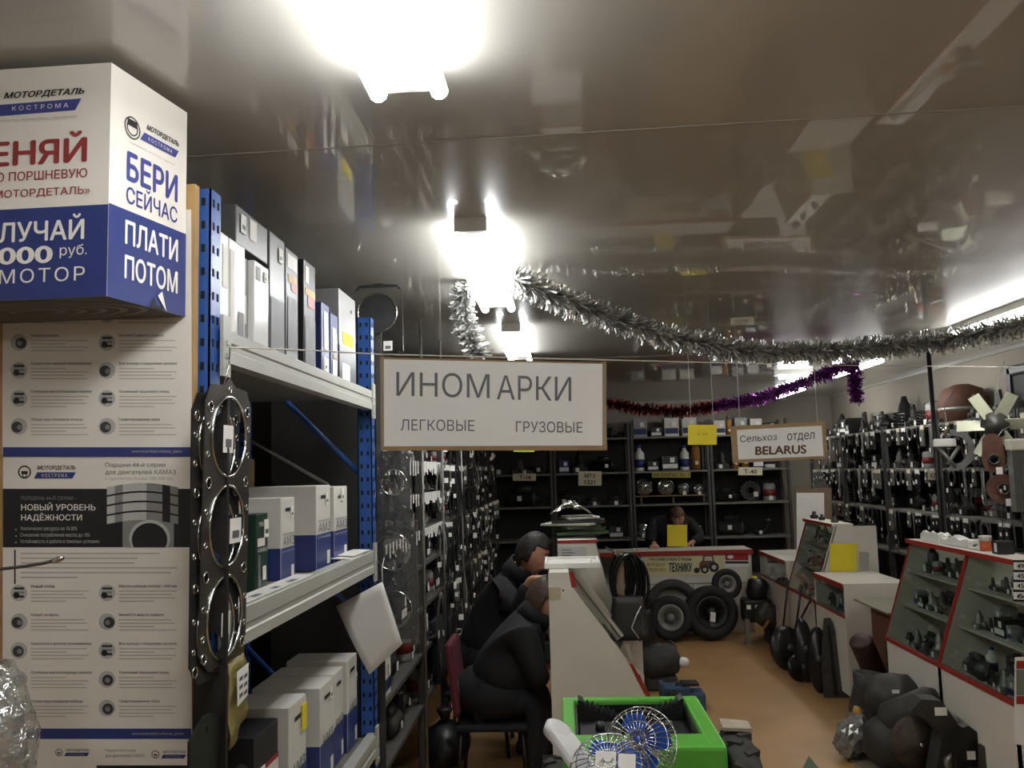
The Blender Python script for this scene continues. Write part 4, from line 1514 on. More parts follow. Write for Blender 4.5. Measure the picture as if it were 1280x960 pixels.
for key, w, d, h, m, ds in (('cw', .1, .12, .13, WBOX, 'white carton'), ('cn', .09, .1, .12, BLUEB, 'dark blue carton'), ('ck', .11, .12, .1, DKB, 'black carton'),
                            ('cg', .1, .1, .14, GREYC, 'grey carton'), ('cb', .12, .12, .11, BRNB, 'brown carton'), ('cr', .08, .1, .11, REDB, 'dark red carton')):
    lid = MB().box((-w / 2 + .004, -d / 2 - .0012, h * .15), (w / 2 - .004, -d / 2 + .001, h * .45))
    kind(key, 'parts_carton', 'box', ds, [('box_body', bx(w, d, h), m), ('printed_panel', lid, PAPER if m in (DKB, BLUEB, REDB) else BLUEB), ('price_tag', tagmesh(w * .15, -d / 2 - .002, h * .55), TAG)])
FY_ = Matrix.Rotation(math.pi / 2, 4, 'X')      # lathe axis to -Y


def lampk(r):
    T = Matrix.Translation((0, 0, r)) @ FY_
    return [('lamp_body', MB().lathe([(.02, -.07), (r * .6, -.05), (r * .95, 0)], 18, M=T), BLK),
            ('lens', MB().lathe([(r * .9, .0), (r * .8, .018), (r * .5, .03), (0, .036)], 18, M=T), LENS),
            ('rim', MB().lathe([(r * .86, 0), (r, -.005), (r * 1.02, .012), (r * .9, .016)], 18, M=T), CHROME)]


kind('lamp', 'headlamp', 'lamp', 'round chrome headlamp', lampk(.075))
kind('lamps', 'headlamp', 'lamp', 'small round headlamp', lampk(.055) + [('price_tag', tagmesh(0, -.045, .0), TAG)])
kind('can', 'fluid_bottle', 'bottle', 'white bottle with blue label', [('bottle_body', MB().lathe([(.04, 0), (.042, .01), (.042, .15), (.018, .18), (.018, .2)], 14), PAPER), ('label_band', MB().lathe([(.0428, .03), (.0428, .1)], 14), NAVY), ('cap', MB().lathe([(.02, .198), (.02, .222)], 12), BLUE), ('price_tag', tagmesh(0, -.046, .11, .024), TAG)])
kind('can2', 'spray_can', 'can', 'ochre and silver spray can', [('can_body', MB().lathe([(.032, 0), (.033, .17), (.02, .185)], 14), OCH), ('cap', MB().lathe([(.028, .184), (.028, .22), (.02, .225)], 12), ALU), ('price_tag', tagmesh(0, -.036, .04, .024), TAG)])
kind('can3', 'oil_canister', 'canister', 'dark blue canister', [('canister_body', bx(.13, .08, .17), BLUEB), ('handle', MB().tube([(-.04, 0, .17), (-.03, 0, .2), (.02, 0, .2), (.03, 0, .17)], .01, 6), BLUEB), ('cap', MB().lathe([(.016, .168), (.016, .195)], 10, M=Matrix.Translation((.045, 0, 0))), PAPER), ('price_tag', tagmesh(0, -.043, .06, .035), TAG)])


def gear(r, n, w=.03):
    pts = []
    for k in range(n * 2):
        a = 2 * math.pi * k / (n * 2)
        rr = r if k % 2 == 0 else r * .9
        pts += [(rr * math.cos(a - .06), rr * math.sin(a - .06)), (rr * math.cos(a + .06), rr * math.sin(a + .06))]
    vs, fs = plate(pts, [circ(0, 0, r * .3, 16)], w)
    T = Matrix.Translation((0, 0, r)) @ FY_
    return MB().add(vs, fs, 0, False, T).lathe([(r * .3, -.03), (r * .45, -.03), (r * .45, .035), (r * .3, .035)], 16, M=T, close=True)


kind('gear', 'gear_wheel', 'gear', 'dark steel gear wheel', [('toothed_wheel', gear(.07, 16), IRON2), ('price_tag', tagmesh(.03, -.036, .03), TAG)])
kind('gear2', 'gear_wheel', 'gear', 'black gear wheel', [('toothed_wheel', gear(.055, 12), IRON), ('price_tag', tagmesh(-.02, -.036, .02), TAG)])


def pump():
    m = MB().box((-.06, -.05, 0), (.06, .05, .05), 0, None, .006)
    m.lathe([(.05, 0), (.05, .02), (.035, .03), (.035, .08), (.02, .1), (.012, .13)], 14, M=Matrix.Translation((0, 0, .045)))
    m.lathe([(.022, 0), (.022, .07), (.03, .07), (.03, .08)], 12, M=Matrix.Translation((.03, 0, .03)) @ Matrix.Rotation(1.2, 4, 'Y'))
    return m


kind('pump', 'water_pump', 'pump', 'dark cast pump', [('pump_body', pump(), IRON), ('price_tag', tagmesh(-.02, -.053, .008), TAG)])
kind('pump2', 'water_pump', 'pump', 'pale alloy pump', [('pump_body', pump(), ALU), ('price_tag', tagmesh(.0, -.053, .008), TAG)])


def hub():
    m = MB().lathe([(.03, 0), (.085, 0), (.085, .015), (.05, .02), (.045, .07), (.03, .075)], 18, close=True)
    for k in range(6):
        a = k * math.pi / 3
        m.lathe([(.006, .014), (.006, .035)], 6, M=Matrix.Translation((.067 * math.cos(a), .067 * math.sin(a), 0)))
    return m


kind('hub', 'wheel_hub', 'hub', 'black wheel hub', [('hub_body', hub(), IRON), ('price_tag', tagmesh(0, -.088, 0), TAG)])
kind('hub2', 'wheel_hub', 'hub', 'steel wheel hub', [('hub_body', hub(), IRON2), ('price_tag', tagmesh(.02, -.088, 0), TAG)])
kind('filter', 'oil_filter', 'filter', 'grey oil filter', [('filter_body', MB().lathe([(.04, 0), (.043, .005), (.043, .1), (.035, .115), (.02, .118)], 16), GREYC), ('label_band', MB().lathe([(.0436, .03), (.0436, .075)], 16), REDB), ('price_tag', tagmesh(0, -.047, .005, .025), TAG)])


def starter():
    T = Matrix.Translation((0, 0, .055)) @ Matrix.Rotation(math.pi / 2, 4, 'Y')
    m = MB().lathe([(.03, -.11), (.05, -.1), (.05, .05), (.06, .055), (.06, .07), (.03, .08), (.02, .12)], 16, M=T)
    m.lathe([(.025, -.06), (.025, .05)], 12, M=Matrix.Translation((0, 0, .12)) @ Matrix.Rotation(math.pi / 2, 4, 'Y'))
    m.box((-.05, -.02, .09), (.05, .02, .11))
    return m


kind('starter', 'starter_motor', 'motor', 'black starter motor', [('motor_body', starter(), BLK), ('price_tag', tagmesh(.02, -.063, .04), TAG)])
kind('starter2', 'starter_motor', 'motor', 'grey starter motor', [('motor_body', starter(), IR3), ('price_tag', tagmesh(-.03, -.063, .04), TAG)])


def coil(n=5, r=.035, h=.12):
    return MB().tube([(r * math.cos(a), r * math.sin(a), .006 + h * a / (2 * math.pi * n)) for a in [2 * math.pi * n * k / (n * 12) for k in range(n * 12 + 1)]], .006, 6)


kind('spring', 'coil_spring', 'spring', 'dark coil spring', [('coil', coil(), IRON), ('price_tag', tagmesh(0, -.045, .02), TAG)])
kind('hose', 'rubber_hose', 'hose', 'bent black rubber hose', [('hose_body', MB().tube([(-.08, 0, .022), (-.03, 0, .024), (.02, 0, .04), (.05, 0, .09), (.055, 0, .16)], .022, 10), RUBBER), ('clamp', MB().lathe([(.024, 0), (.024, .012)], 12, M=Matrix.Translation((.055, 0, .135))), GALV), ('price_tag', tagmesh(-.03, -.026, .01), TAG)])


def lever():
    vs, fs = plate([(-.09, 0), (-.05, -.02 + .02), (.09, .0), (.1, .03), (.02, .05), (.0, .13), (-.03, .13), (-.04, .05), (-.1, .04)], [circ(-.07, .02, .01, 10), circ(.07, .018, .009, 10), circ(-.015, .11, .009, 10)], .014)
    return MB().add([Vector((v.x, v.z, v.y)) for v in vs], fs).lathe([(.02, -.02), (.02, .02)], 12, M=Matrix.Translation((-.015, 0, .04)) @ FY_)


kind('lever', 'forged_lever', 'lever', 'dark forged lever', [('lever_arm', lever(), IRON), ('price_tag', tagmesh(.03, -.01, .005), TAG)])
kind('lever2', 'forged_lever', 'lever', 'steel lever', [('lever_arm', lever(), IRON2), ('price_tag', tagmesh(.02, -.01, .005), TAG)])
# hanging kinds: origin at the hook, hanging down


def loop(w, h, r):
    pts = []
    for k in range(20):
        a = 2 * math.pi * k / 20
        pts.append((w * math.sin(a) * (.55 + .45 * (1 - math.cos(a)) / 2), .004 * math.sin(3 * a), -h / 2 + h / 2 * math.cos(a)))
    return MB().tube(pts, r, 6, closed=True)


kind('belt', 'drive_belt', 'belt', 'hanging black drive belt', [('belt_loop', loop(.05, .5, .007), RUBBER), ('price_tag', tagmesh(.02, -.014, -.42, .04), TAG)])
kind('belt2', 'drive_belt', 'belt', 'hanging thin black belt', [('belt_loop', loop(.035, .38, .005), RUBBER), ('price_tag', tagmesh(-.02, -.014, -.3, .035), TAG)])


def bag(w, h):
    return MB().box((-w / 2, -.014, -h), (w / 2, .014, -.035), 0, None, .012)


kind('bag', 'parts_bag', 'bag', 'hanging bag with white card', [('bag_film', bag(.09, .17), BAGM), ('header_card', MB().box((-.045, -.003, -.045), (.045, .003, 0)), PAPER), ('price_tag', tagmesh(.01, -.016, -.12), TAG)])
kind('bag2', 'parts_bag', 'bag', 'hanging clear bag of bright parts', [('bag_film', bag(.08, .2), mat('bright_bag', (120, 120, 114), .12, .3, var=.5, scale=40, bump=.6)), ('header_card', MB().box((-.04, -.003, -.04), (.04, .003, 0)), CREAM), ('price_tag', tagmesh(.0, -.018, -.15, .035), TAG)])
kind('cable', 'control_cable', 'cable', 'hanging coiled control cable', [('cable_coil', loop(.07, .3, .006), BLK), ('cable_ends', MB().tube([(0, -.01, -.3), (.01, -.012, -.42), (.0, -.012, -.5)], .004, 6), IRON2), ('price_tag', tagmesh(.03, -.012, -.2, .035), TAG)])
kind('disc', 'gasket_ring', 'gasket', 'hanging round gasket', [('ring_plate', MB().lathe([(.05, -.002), (.08, -.002), (.08, .002), (.05, .002)], 20, M=Matrix.Translation((0, 0, -.08)) @ FY_, close=True), IR3), ('price_tag', tagmesh(.0, -.006, -.155), TAG)])
kind('beltp', 'drive_belt', 'belt', 'hanging black drive belt', [('belt_loop', loop(.045, .55, .008), RUBBER)])
kind('rod', 'control_rod', 'rod', 'hanging steel rod with eye end', [('rod', MB().tube([(0, 0, -.02), (.004, 0, -.2), (0, 0, -.36)], .007, 6), IRON2), ('eye_end', MB().tube([(.02 * math.cos(a), -.004, -.38 + .02 * math.sin(a)) for a in [k * math.pi / 5 for k in range(10)]], .006, 5, closed=True), GALV), ('price_tag', tagmesh(.015, -.012, -.3, .035), TAG)])
kind('chain', 'roller_chain', 'chain', 'hanging loop of steel chain', [('chain_loop', loop(.03, .3, .009), GALV), ('price_tag', tagmesh(.0, -.014, -.25, .03), TAG)])
kind('pump3', 'water_pump', 'pump', 'grey cast pump', [('pump_body', pump(), IR3), ('price_tag', tagmesh(-.02, -.053, .008, .04), TAG)])
kind('hub3', 'wheel_hub', 'hub', 'pale alloy hub', [('hub_body', hub(), ALU), ('price_tag', tagmesh(0, -.088, 0, .035), TAG)])
COUNT = {}


def spawn(key, loc, rz, s, where, group, tags=True):
    if KIND[key][0] in ('drive_belt', 'control_cable') and rk.random() < .5:
        tags = False
    name, cat, desc, parts = KIND[key]
    r = link(name, None)
    r.empty_display_size = .05
    r.location = loc
    r.rotation_euler = (0, 0, rz)
    r.scale = (s, s, s)
    tag(r, desc + ' ' + where, cat, group)
    for n, me in parts:
        if n == 'price_tag' and not tags:
            continue
        link(n, me, r)
    return r


EXT = {'cw': .06, 'cn': .055, 'ck': .065, 'cg': .06, 'cb': .07, 'cr': .05, 'lamp': .085, 'lamps': .065, 'can': .05, 'can2': .04, 'can3': .075, 'gear': .075, 'gear2': .06, 'pump': .075,
       'pump2': .075, 'hub': .09, 'hub2': .09, 'filter': .05, 'starter': .13, 'starter2': .13, 'spring': .045, 'hose': .09, 'lever': .11, 'lever2': .11}
HT = {'cw': .13, 'cn': .12, 'ck': .1, 'cg': .14, 'cb': .11, 'cr': .11, 'lamp': .155, 'lamps': .115, 'can': .225, 'can2': .225, 'can3': .21, 'gear': .14, 'gear2': .11, 'pump': .18, 'pump2': .18,
      'hub': .075, 'hub2': .075, 'filter': .12, 'starter': .15, 'starter2': .15, 'spring': .13, 'hose': .18, 'lever': .14, 'lever2': .14}
EXT['pump3'] = HT['pump3'] = .075
EXT['hub3'] = .09
HT['hub3'] = .075
HT['pump3'] = .18
DARK = ['gear', 'gear2', 'pump', 'hub', 'hub2', 'starter', 'starter2', 'spring', 'hose', 'lever', 'lever2', 'ck', 'filter', 'pump']
rk = random.Random(11)


def fill(a, b, n, rz, z, clear_h, kinds, where, group, gap=(.0, .05), smin=.8, smax=1.15, depth=.0, tags=True, off=.1):
    """stock standing in a row from a to b (left to right as the viewer sees it)"""
    a, b = Vector(a), Vector(b)
    d = (b - a)
    L = d.length
    d.normalize()
    t = rk.uniform(.01, .05)
    k = 0
    lst = []
    while True:
        for _ in range(7):
            key = rk.choice(kinds)
            s = rk.uniform(smin, smax)
            s = min(s, clear_h / HT[key])
            e = EXT[key] * s
            if t + 2 * e <= L - .01:
                break
        else:
            break
        if k >= n:
            break
        lst.append((key, t + e, s))
        t += 2 * e + rk.uniform(*gap)
        k += 1
    for k, (key, tt, s) in enumerate(lst):
        p = a + d * tt
        nrm = Vector((math.sin(rz), -math.cos(rz), 0))
        p = p - nrm * (rk.uniform(0, depth) + off * s)
        spawn(key, (p.x, p.y, z + .001), rz, s, ORD[k] + ' from left ' + where, group, tags)


# ------------------------------------------------------------------ racks
def shelf_rack(label, lo, hi, zs, h, front, name='shelf_rack', deckm=None, postm=None):
    """open shelf bay; front: which side faces the room ('y' for -Y, 'x' for -X, 'X' for +X)"""
    t = thing(name, label, 'rack', ((lo[0] + hi[0]) / 2, (lo[1] + hi[1]) / 2, 0))
    x0, y0, x1, y1 = lo[0], lo[1], hi[0], hi[1]
    deckm = deckm or mat('dull_shelf_board', (118, 116, 108), .55, var=.15)
    postm = postm or mat('dark_steel_post', (84, 83, 80), .5, .3, var=.2)
    for x in (x0 + .018, x1 - .018):
        for y in (y0 + .018, y1 - .018):
            MB().box((x - .017, y - .017, 0), (x + .017, y - .013, h)).box((x - .017, y - .017, 0), (x - .013, y + .017, h)).build('post', postm, t)
    bm_ = mat('added_dark_backing', (38, 37, 35), .7, var=.2)  # dark backing added only to darken the depth behind the stock
    if front == 'y':
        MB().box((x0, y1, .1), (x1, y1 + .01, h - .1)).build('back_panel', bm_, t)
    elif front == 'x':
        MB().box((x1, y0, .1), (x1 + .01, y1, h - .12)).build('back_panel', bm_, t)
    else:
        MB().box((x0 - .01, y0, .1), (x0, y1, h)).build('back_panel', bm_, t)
    for z in zs:
        MB().box((x0 + .002, y0 + .002, z - .022), (x1 - .002, y1 - .002, z)).build('shelf_board', deckm, t)
    return t


BZ = [2.09, 1.66, 1.25, .83]
BX = [-1.09, -.09, .89, 1.87, 2.85]
LV = ['top', 'second', 'third', 'fourth', 'fifth', 'sixth', 'seventh', 'eighth']
for i in range(4):
    bay = ('left bay', 'second bay', 'third bay', 'right bay')[i]
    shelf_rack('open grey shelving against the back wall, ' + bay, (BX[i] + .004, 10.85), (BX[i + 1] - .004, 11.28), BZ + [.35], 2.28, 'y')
    for j, z in enumerate(BZ):
        if i == 0 and j == 3:
            continue
        ch = [.24, .38, .36, .37][j]
        ks = DARK
        if j == 0:
            ks = ['cw', 'ck', 'cg', 'can2', 'ck', 'pump'] if i > 1 else DARK
        if i == 2:
            ks = [ks, ['can', 'can3', 'can2', 'cn', 'can3', 'ck'], ['lamp', 'lamp', 'lamps'], ['lever', 'hub', 'pump', 'lamps', 'gear']][j] if j else ['cw', 'cg', 'ck', 'can2', 'ck']
        if i == 3 and j == 1:
            ks = ['can', 'cn', 'pump', 'ck', 'can2']
        if i == 1 and j == 1:
            ks = ['ck', 'pump', 'cn', 'gear', 'starter']
        fill((BX[i] + .03, 10.87, z), (BX[i + 1] - .03, 10.87, z), 16, 0, z, ch, ks, f'on {LV[j]} shelf, {bay} of back rack', f'stock on the {LV[j]} shelf, {bay} of the back rack', (.0, .02), 1.15, 1.9, .08)
# small shelf board under the headlamps carrying a second row of tags
o = MB().box((.92, 10.9, 1.34), (1.84, 11.2, 1.352)).build('shelf_insert', WOOD2)
tag(o, 'narrow board carrying the round headlamps above the third back shelf', 'shelf')
for x in (1.0, 1.4, 1.78):
    MB().box((x, 10.95, 1.251), (x + .02, 11.15, 1.34)).build('support_block', WOOD2, o)
for ob in [q_ for q_ in COL.objects if q_.get('group') == 'stock on the third shelf, third bay of the back rack']:
    ob.location.z = 1.353

RZ = [2.0, 1.635, 1.265, .885]
RY = [4.7, 5.9, 7.1, 8.3, 9.5, 10.7]
BAYN = ['nearest', 'second', 'third', 'fourth', 'farthest']
for i in range(5):
    shelf_rack(f'open shelving on the right wall, {BAYN[i]} bay', (3.05, RY[i] + .004), (3.5, RY[i + 1] - .004), RZ + [.4], 2.03, 'x')
    for j, z in enumerate(RZ):
        ks = DARK + (['cw', 'ck'] if j == 0 else ['filter', 'pump2'])
        n = 12
        if j == 3 and i < 2:
            continue
        fill((3.07, RY[i + 1] - .03, z), (3.07, RY[i] + .03, z), n, -math.pi / 2, z, [.27, .32, .33, .34][j], ks, f'on {LV[j]} shelf, {BAYN[i]} bay of right rack', f'stock on the {LV[j]} shelf, {BAYN[i]} bay of the right rack', (.0, .02), 1.0, 1.75 if j == 0 else 1.5, .1)
        fill((3.24, RY[i + 1] - .03, z), (3.24, RY[i] + .03, z), 12, -math.pi / 2, z, [.4, .32, .33, .34][j], DARK, f'at back of {LV[j]} shelf, {BAYN[i]} bay, right rack', f'stock at the back of the {LV[j]} shelf, {BAYN[i]} bay of the right rack', (.0, .01), 1.5, 2.3 if j == 0 else 1.9, .02)
    # things hanging from the shelf edges
    for j, z in enumerate(RZ[:3]):
        n = 13
        for k in range(n):
            if rk.random() < .2:
                continue
            y = RY[i + 1] - .08 - (1.05 / n) * k - rk.uniform(0, .06)
            key = rk.choice(['bag', 'bag2', 'cable', 'disc', 'bag2', 'chain', 'rod', 'disc', 'bag', 'cable'])
            s = rk.uniform(.55, 1.05)
            MBh = (3.042, y, z - .008)
            o = spawn(key, MBh, -math.pi / 2, s, f'{ORD[k]} from left under {LV[j]} shelf, {BAYN[i]} bay, right rack', f'goods hanging under the {LV[j]} shelf, {BAYN[i]} bay of the right rack')

LZ = [2.2, 1.98, 1.77, 1.585, 1.38, 1.19, .95, .7, .42]
LY = [3.86, 4.95, 5.85, 6.95, 8.1, 9.3, 10.5]
LBN = ['nearest', 'second', 'third', 'fourth', 'fifth', 'farthest']
tagm = MB().slab([(0, -.016, -.05), (0, .016, -.05), (0, .016, 0), (0, -.016, 0)], (1, 0, 0), .0015).mesh('price_tag', TAG)
for i in range(6):
    t = shelf_rack(f'open small parts shelving on the left, {LBN[i]} bay', (-1.25, LY[i] + .004), (-.8, LY[i + 1] - .004), LZ, 2.36, 'X', deckm=mat('dark_shelf_board', (74, 72, 66), .6, var=.2))
    for j, z in enumerate(LZ):
        if j in (2, 3, 4) and i in (0, 1):
            n = 20 if i else 12
            for k in range(n):
                y = LY[i] + .05 + (LY[i + 1] - LY[i] - .1) * k / n + rk.uniform(0, .012)
                g = link('price_tag', tagm, t)
                g.location = Vector((-.799, y, z + .005)) - Vector(t.location)
                g.scale = (1, 1, rk.uniform(.8, 1.7))
        if j >= 7 and i > 1 or j < 2 and i > 3:
            continue
        ks = ['gear2', 'hub2', 'filter', 'pump2', 'lever2', 'spring', 'cw', 'ck', 'starter2', 'pump'] if i < 2 else DARK
        ch = (LZ[j - 1] - z - .04) if j else .14
        n = [15, 12, 9, 6, 5, 4][i]
        if j >= 5 and i < 3:
            fill((-1.0, LY[i] + .03, z), (-1.0, LY[i + 1] - .03, z), 6, math.pi / 2, z, ch, DARK, f'at back of {LV[j] if j < 8 else "lowest"} shelf, {LBN[i]} bay, left shelving', f'stock at the back of the {LV[j] if j < 8 else "lowest"} shelf, {LBN[i]} bay of the left shelving', (.0, .02), 1.1, 1.5, .03)
        fill((-.83, LY[i] + .03, z), (-.83, LY[i + 1] - .03, z), n, math.pi / 2, z, ch, ks + (DARK if j >= 5 else []), f'on {LV[j] if j < 8 else "lowest"} shelf, {LBN[i]} bay, left shelving', f'stock on the {LV[j] if j < 8 else "lowest"} shelf, {LBN[i]} bay of the left shelving', (.0, .01), .75 if j < 5 else .95, 1.1 if j < 5 else 1.45, .02, off=.1 if j < 5 else .045)
    if i >= 1:
        for row, z in enumerate((2.19, 1.76, 1.37, .94)):
            for k in range(9 if i > 1 else 3):
                if rk.random() < .12:
                    continue
                y = LY[i] + (.06 if i > 1 else .6) + ((LY[i + 1] - LY[i] - .1) / 9 if i > 1 else .09) * k + rk.uniform(0, .05)
                key = rk.choice(['belt', 'belt2', 'beltp', 'beltp', 'bag', 'cable', 'disc', 'bag2', 'rod', 'chain'])
                spawn(key, (-.793 + rk.uniform(0, .012), y, z - .004), math.pi / 2 - rk.uniform(.2, 1.2), rk.uniform(.7, 1.15), f'{ORD[k]} from left, {("upper", "second", "third", "lowest")[row]} row, {LBN[i]} bay, left shelving', f'goods hanging on the {("upper", "second", "third", "lowest")[row]} row, {LBN[i]} bay of the left shelving')
for u, v0, v1, lb in ((529, 560, 1050, 'tall thin pale pole before the left shelving, nearest one'), (554, 560, 720, 'thin pale pole before the left shelving, middle one'), (578, 600, 900, 'thin pale pole before the left shelving, farthest one')):
    a = atX(u, 640, -.76)
    o = MB().tube([(a.x, a.y, .001), (a.x, a.y, H - .001)], .008 if u < 550 else .007, 8).build('support_pole', GALV)
    tag(o, lb, 'pole', 'support poles by the left shelving')
# end panel between blue rack and small parts shelving
o = MB().box((-1.3, 3.82, 0), (-.83, 3.835, 2.3)).build('end_board', mat('dark_board', (44, 43, 40), .7))
tag(o, 'dark end board of the left shelving behind the film wrapped gaskets', 'board')

# goods inside the glass showcases
for (x0, x1, y0, y1, z, lb) in SHOW_SPOTS:
    short = {'white sloping glass showcase second from right, with papers on top': 'papers showcase', 'white sloping glass showcase at the right edge reflecting a tube lamp': 'right edge showcase',
             'white sloping glass showcase nearest the camera, mostly outside the picture': '', 'far sloping glass showcase with yellow notes on its white side': 'yellow notes showcase',
             'low white counter whose plain end panel faces the aisle, mid right': 'mid right counter', 'low white counter running back to the far counter on the right': 'far low counter',
             'white sided showcase on the left': 'left showcase'}[lb]
    if not short:
        continue
    lev = 'counter shelf' if z < .595 and 'low' in short else ('lower shelf' if z < .6 else 'middle shelf' if z < .85 else 'upper shelf')
    rows = 3 if 'right edge' in short or 'papers' in short else 1
    for rw in range(rows):
        x = x0 + (x1 - x0) * (rw / 3.0) * .9
        fill((x, y1, z), (x, y0, z), 12, -math.pi / 2 if x0 > 1 else math.pi / 2, z, .165, ['lever2', 'pump2', 'hub2', 'cg', 'gear', 'starter2', 'pump3', 'pump2', 'filter', 'hub3', 'ck', 'lever2', 'can'], f'{("front", "middle", "back")[rw]} row, {lev}, {short}', f'goods in the {("front", "middle", "back")[rw]} row, {lev} of the {short}', (.0, .004), .5, .95, .02, off=.06)
# ------------------------------------------------------------------ people
def head(mb, c, fwd, up, s=1.0):
    """skull, jaw, nose, brow and ears as part of the body surface"""
    f = Vector(fwd).normalized()
    r = f.cross(Vector(up)).normalized()
    u = r.cross(f)
    M = Matrix((r, f, u)).transposed().to_4x4()
    M.translation = Vector(c)
    bm = bmesh.new()
    bmesh.ops.create_uvsphere(bm, u_segments=24, v_segments=18, radius=1)
    for q in bm.verts:
        x, y, z = q.co
        w = 1 - .28 * max(0, -z) ** 1.3
        X, Y, Z = x * .076 * w, y * .096, z * .118
        if y > 0:
            Y += .012 * max(0, -z) * y
            if abs(x) < .28 and -.35 < z < .12:
                Y += .022 * (1 - abs(x) / .28) * (1 - abs(z + .2) / .32 if abs(z + .2) < .32 else 0)
            for ex in (-.38, .38):
                d = math.hypot(x - ex, (z - .06) * 1.4)
                if d < .26:
                    Y -= .010 * (1 - d / .26)
            if abs(x) < .35 and abs(z + .52) < .07:
                Y += .004
        q.co = Vector((X, Y, Z)) * s
    mb.bm(bm, 0, M, True)
    for sx in (-1, 1):
        mb.blob((sx * .077 * s, -.008 * s, .0), (.009 * s, .02 * s, .032 * s), 0, 0, 2, M)
    return M


def hair(M, s, m, parent, wl):
    bm = bmesh.new()
    bmesh.ops.create_uvsphere(bm, u_segments=56, v_segments=40, radius=1)
    kill = [q for q in bm.verts if not (q.co.z > .42 or (q.co.y < .12 and q.co.z > -.5 - .35 * (q.co.y < -.3)) or (q.co.y < .3 and q.co.z > .1))]
    bmesh.ops.delete(bm, geom=kill, context='VERTS')
    rs = random.Random(5)
    for q in bm.verts:
        k = 1.09 + .05 * rs.random()
        q.co = Vector((q.co.x * .078 * k, q.co.y * .1 * k - .003, q.co.z * .119 * k)) * s
    mb = MB()
    mb.bm(bm, 0, M, True)
    o = mb.build('hair', m, parent)
    so = o.modifiers.new('t', 'SOLIDIFY')
    so.thickness = .012
    m2 = MB()
    for ex in (-.029, .029):
        m2 = MB().blob((ex * s, .083 * s, .007 * s), .0105 * s, 0, 0, 2, M)
        e = m2.build('eye', mat('eye_white', (170, 164, 156), .2, var=0), parent)
        MB().blob((ex * s, .0915 * s, .006 * s), (.005 * s, .003 * s, .005 * s), 0, 0, 2, M).build('pupil', INK, e)
    m2 = MB().tube([M @ (Vector(p) * s) for p in ((-.022, .088, -.062), (0, .098, -.06), (.022, .088, -.062))], .0035 * s, 6)
    m2.build('mouth', mat('lips', (140, 84, 74), .5, var=0), parent)
    for ex in (-1, 1):
        MB().tube([M @ (Vector(p) * s) for p in ((ex * .014, .094, .028), (ex * .03, .092, .034), (ex * .046, .082, .028))], .004 * s, 6).build('eyebrow', m, parent)


def limb_hand(V, E, Rr, wrist_i, wpos, d, n):
    """palm and five fingers growing from a wrist vertex; d points along the hand, n is the back of the hand"""
    d, n = Vector(d).normalized(), Vector(n).normalized()
    s = d.cross(n).normalized()
    palm = len(V)
    V.append(wpos + d * .05)
    E.append((wrist_i, palm))
    Rr.append((.036, .017))
    k2 = len(V)
    V.append(wpos + d * .085)
    E.append((palm, k2))
    Rr.append((.038, .014))
    for k, (off, ln) in enumerate(((-.03, .075), (-.01, .085), (.01, .08), (.03, .062))):
        a = len(V)
        V.append(wpos + d * .105 + s * off)
        E.append((k2, a))
        Rr.append(.0095)
        V.append(wpos + d * (.105 + ln * .5) + s * off * 1.1 - n * .012)
        E.append((a, a + 1))
        Rr.append(.0088)
        V.append(wpos + d * (.105 + ln * .85) + s * off * 1.05 - n * .036)
        E.append((a + 1, a + 2))
        Rr.append(.0075)
    a = len(V)
    V.append(wpos + d * .05 - s * .045 - n * .01)
    E.append((palm, a))
    Rr.append(.011)
    V.append(wpos + d * .085 - s * .055 - n * .025)
    E.append((a, a + 1))
    Rr.append(.009)


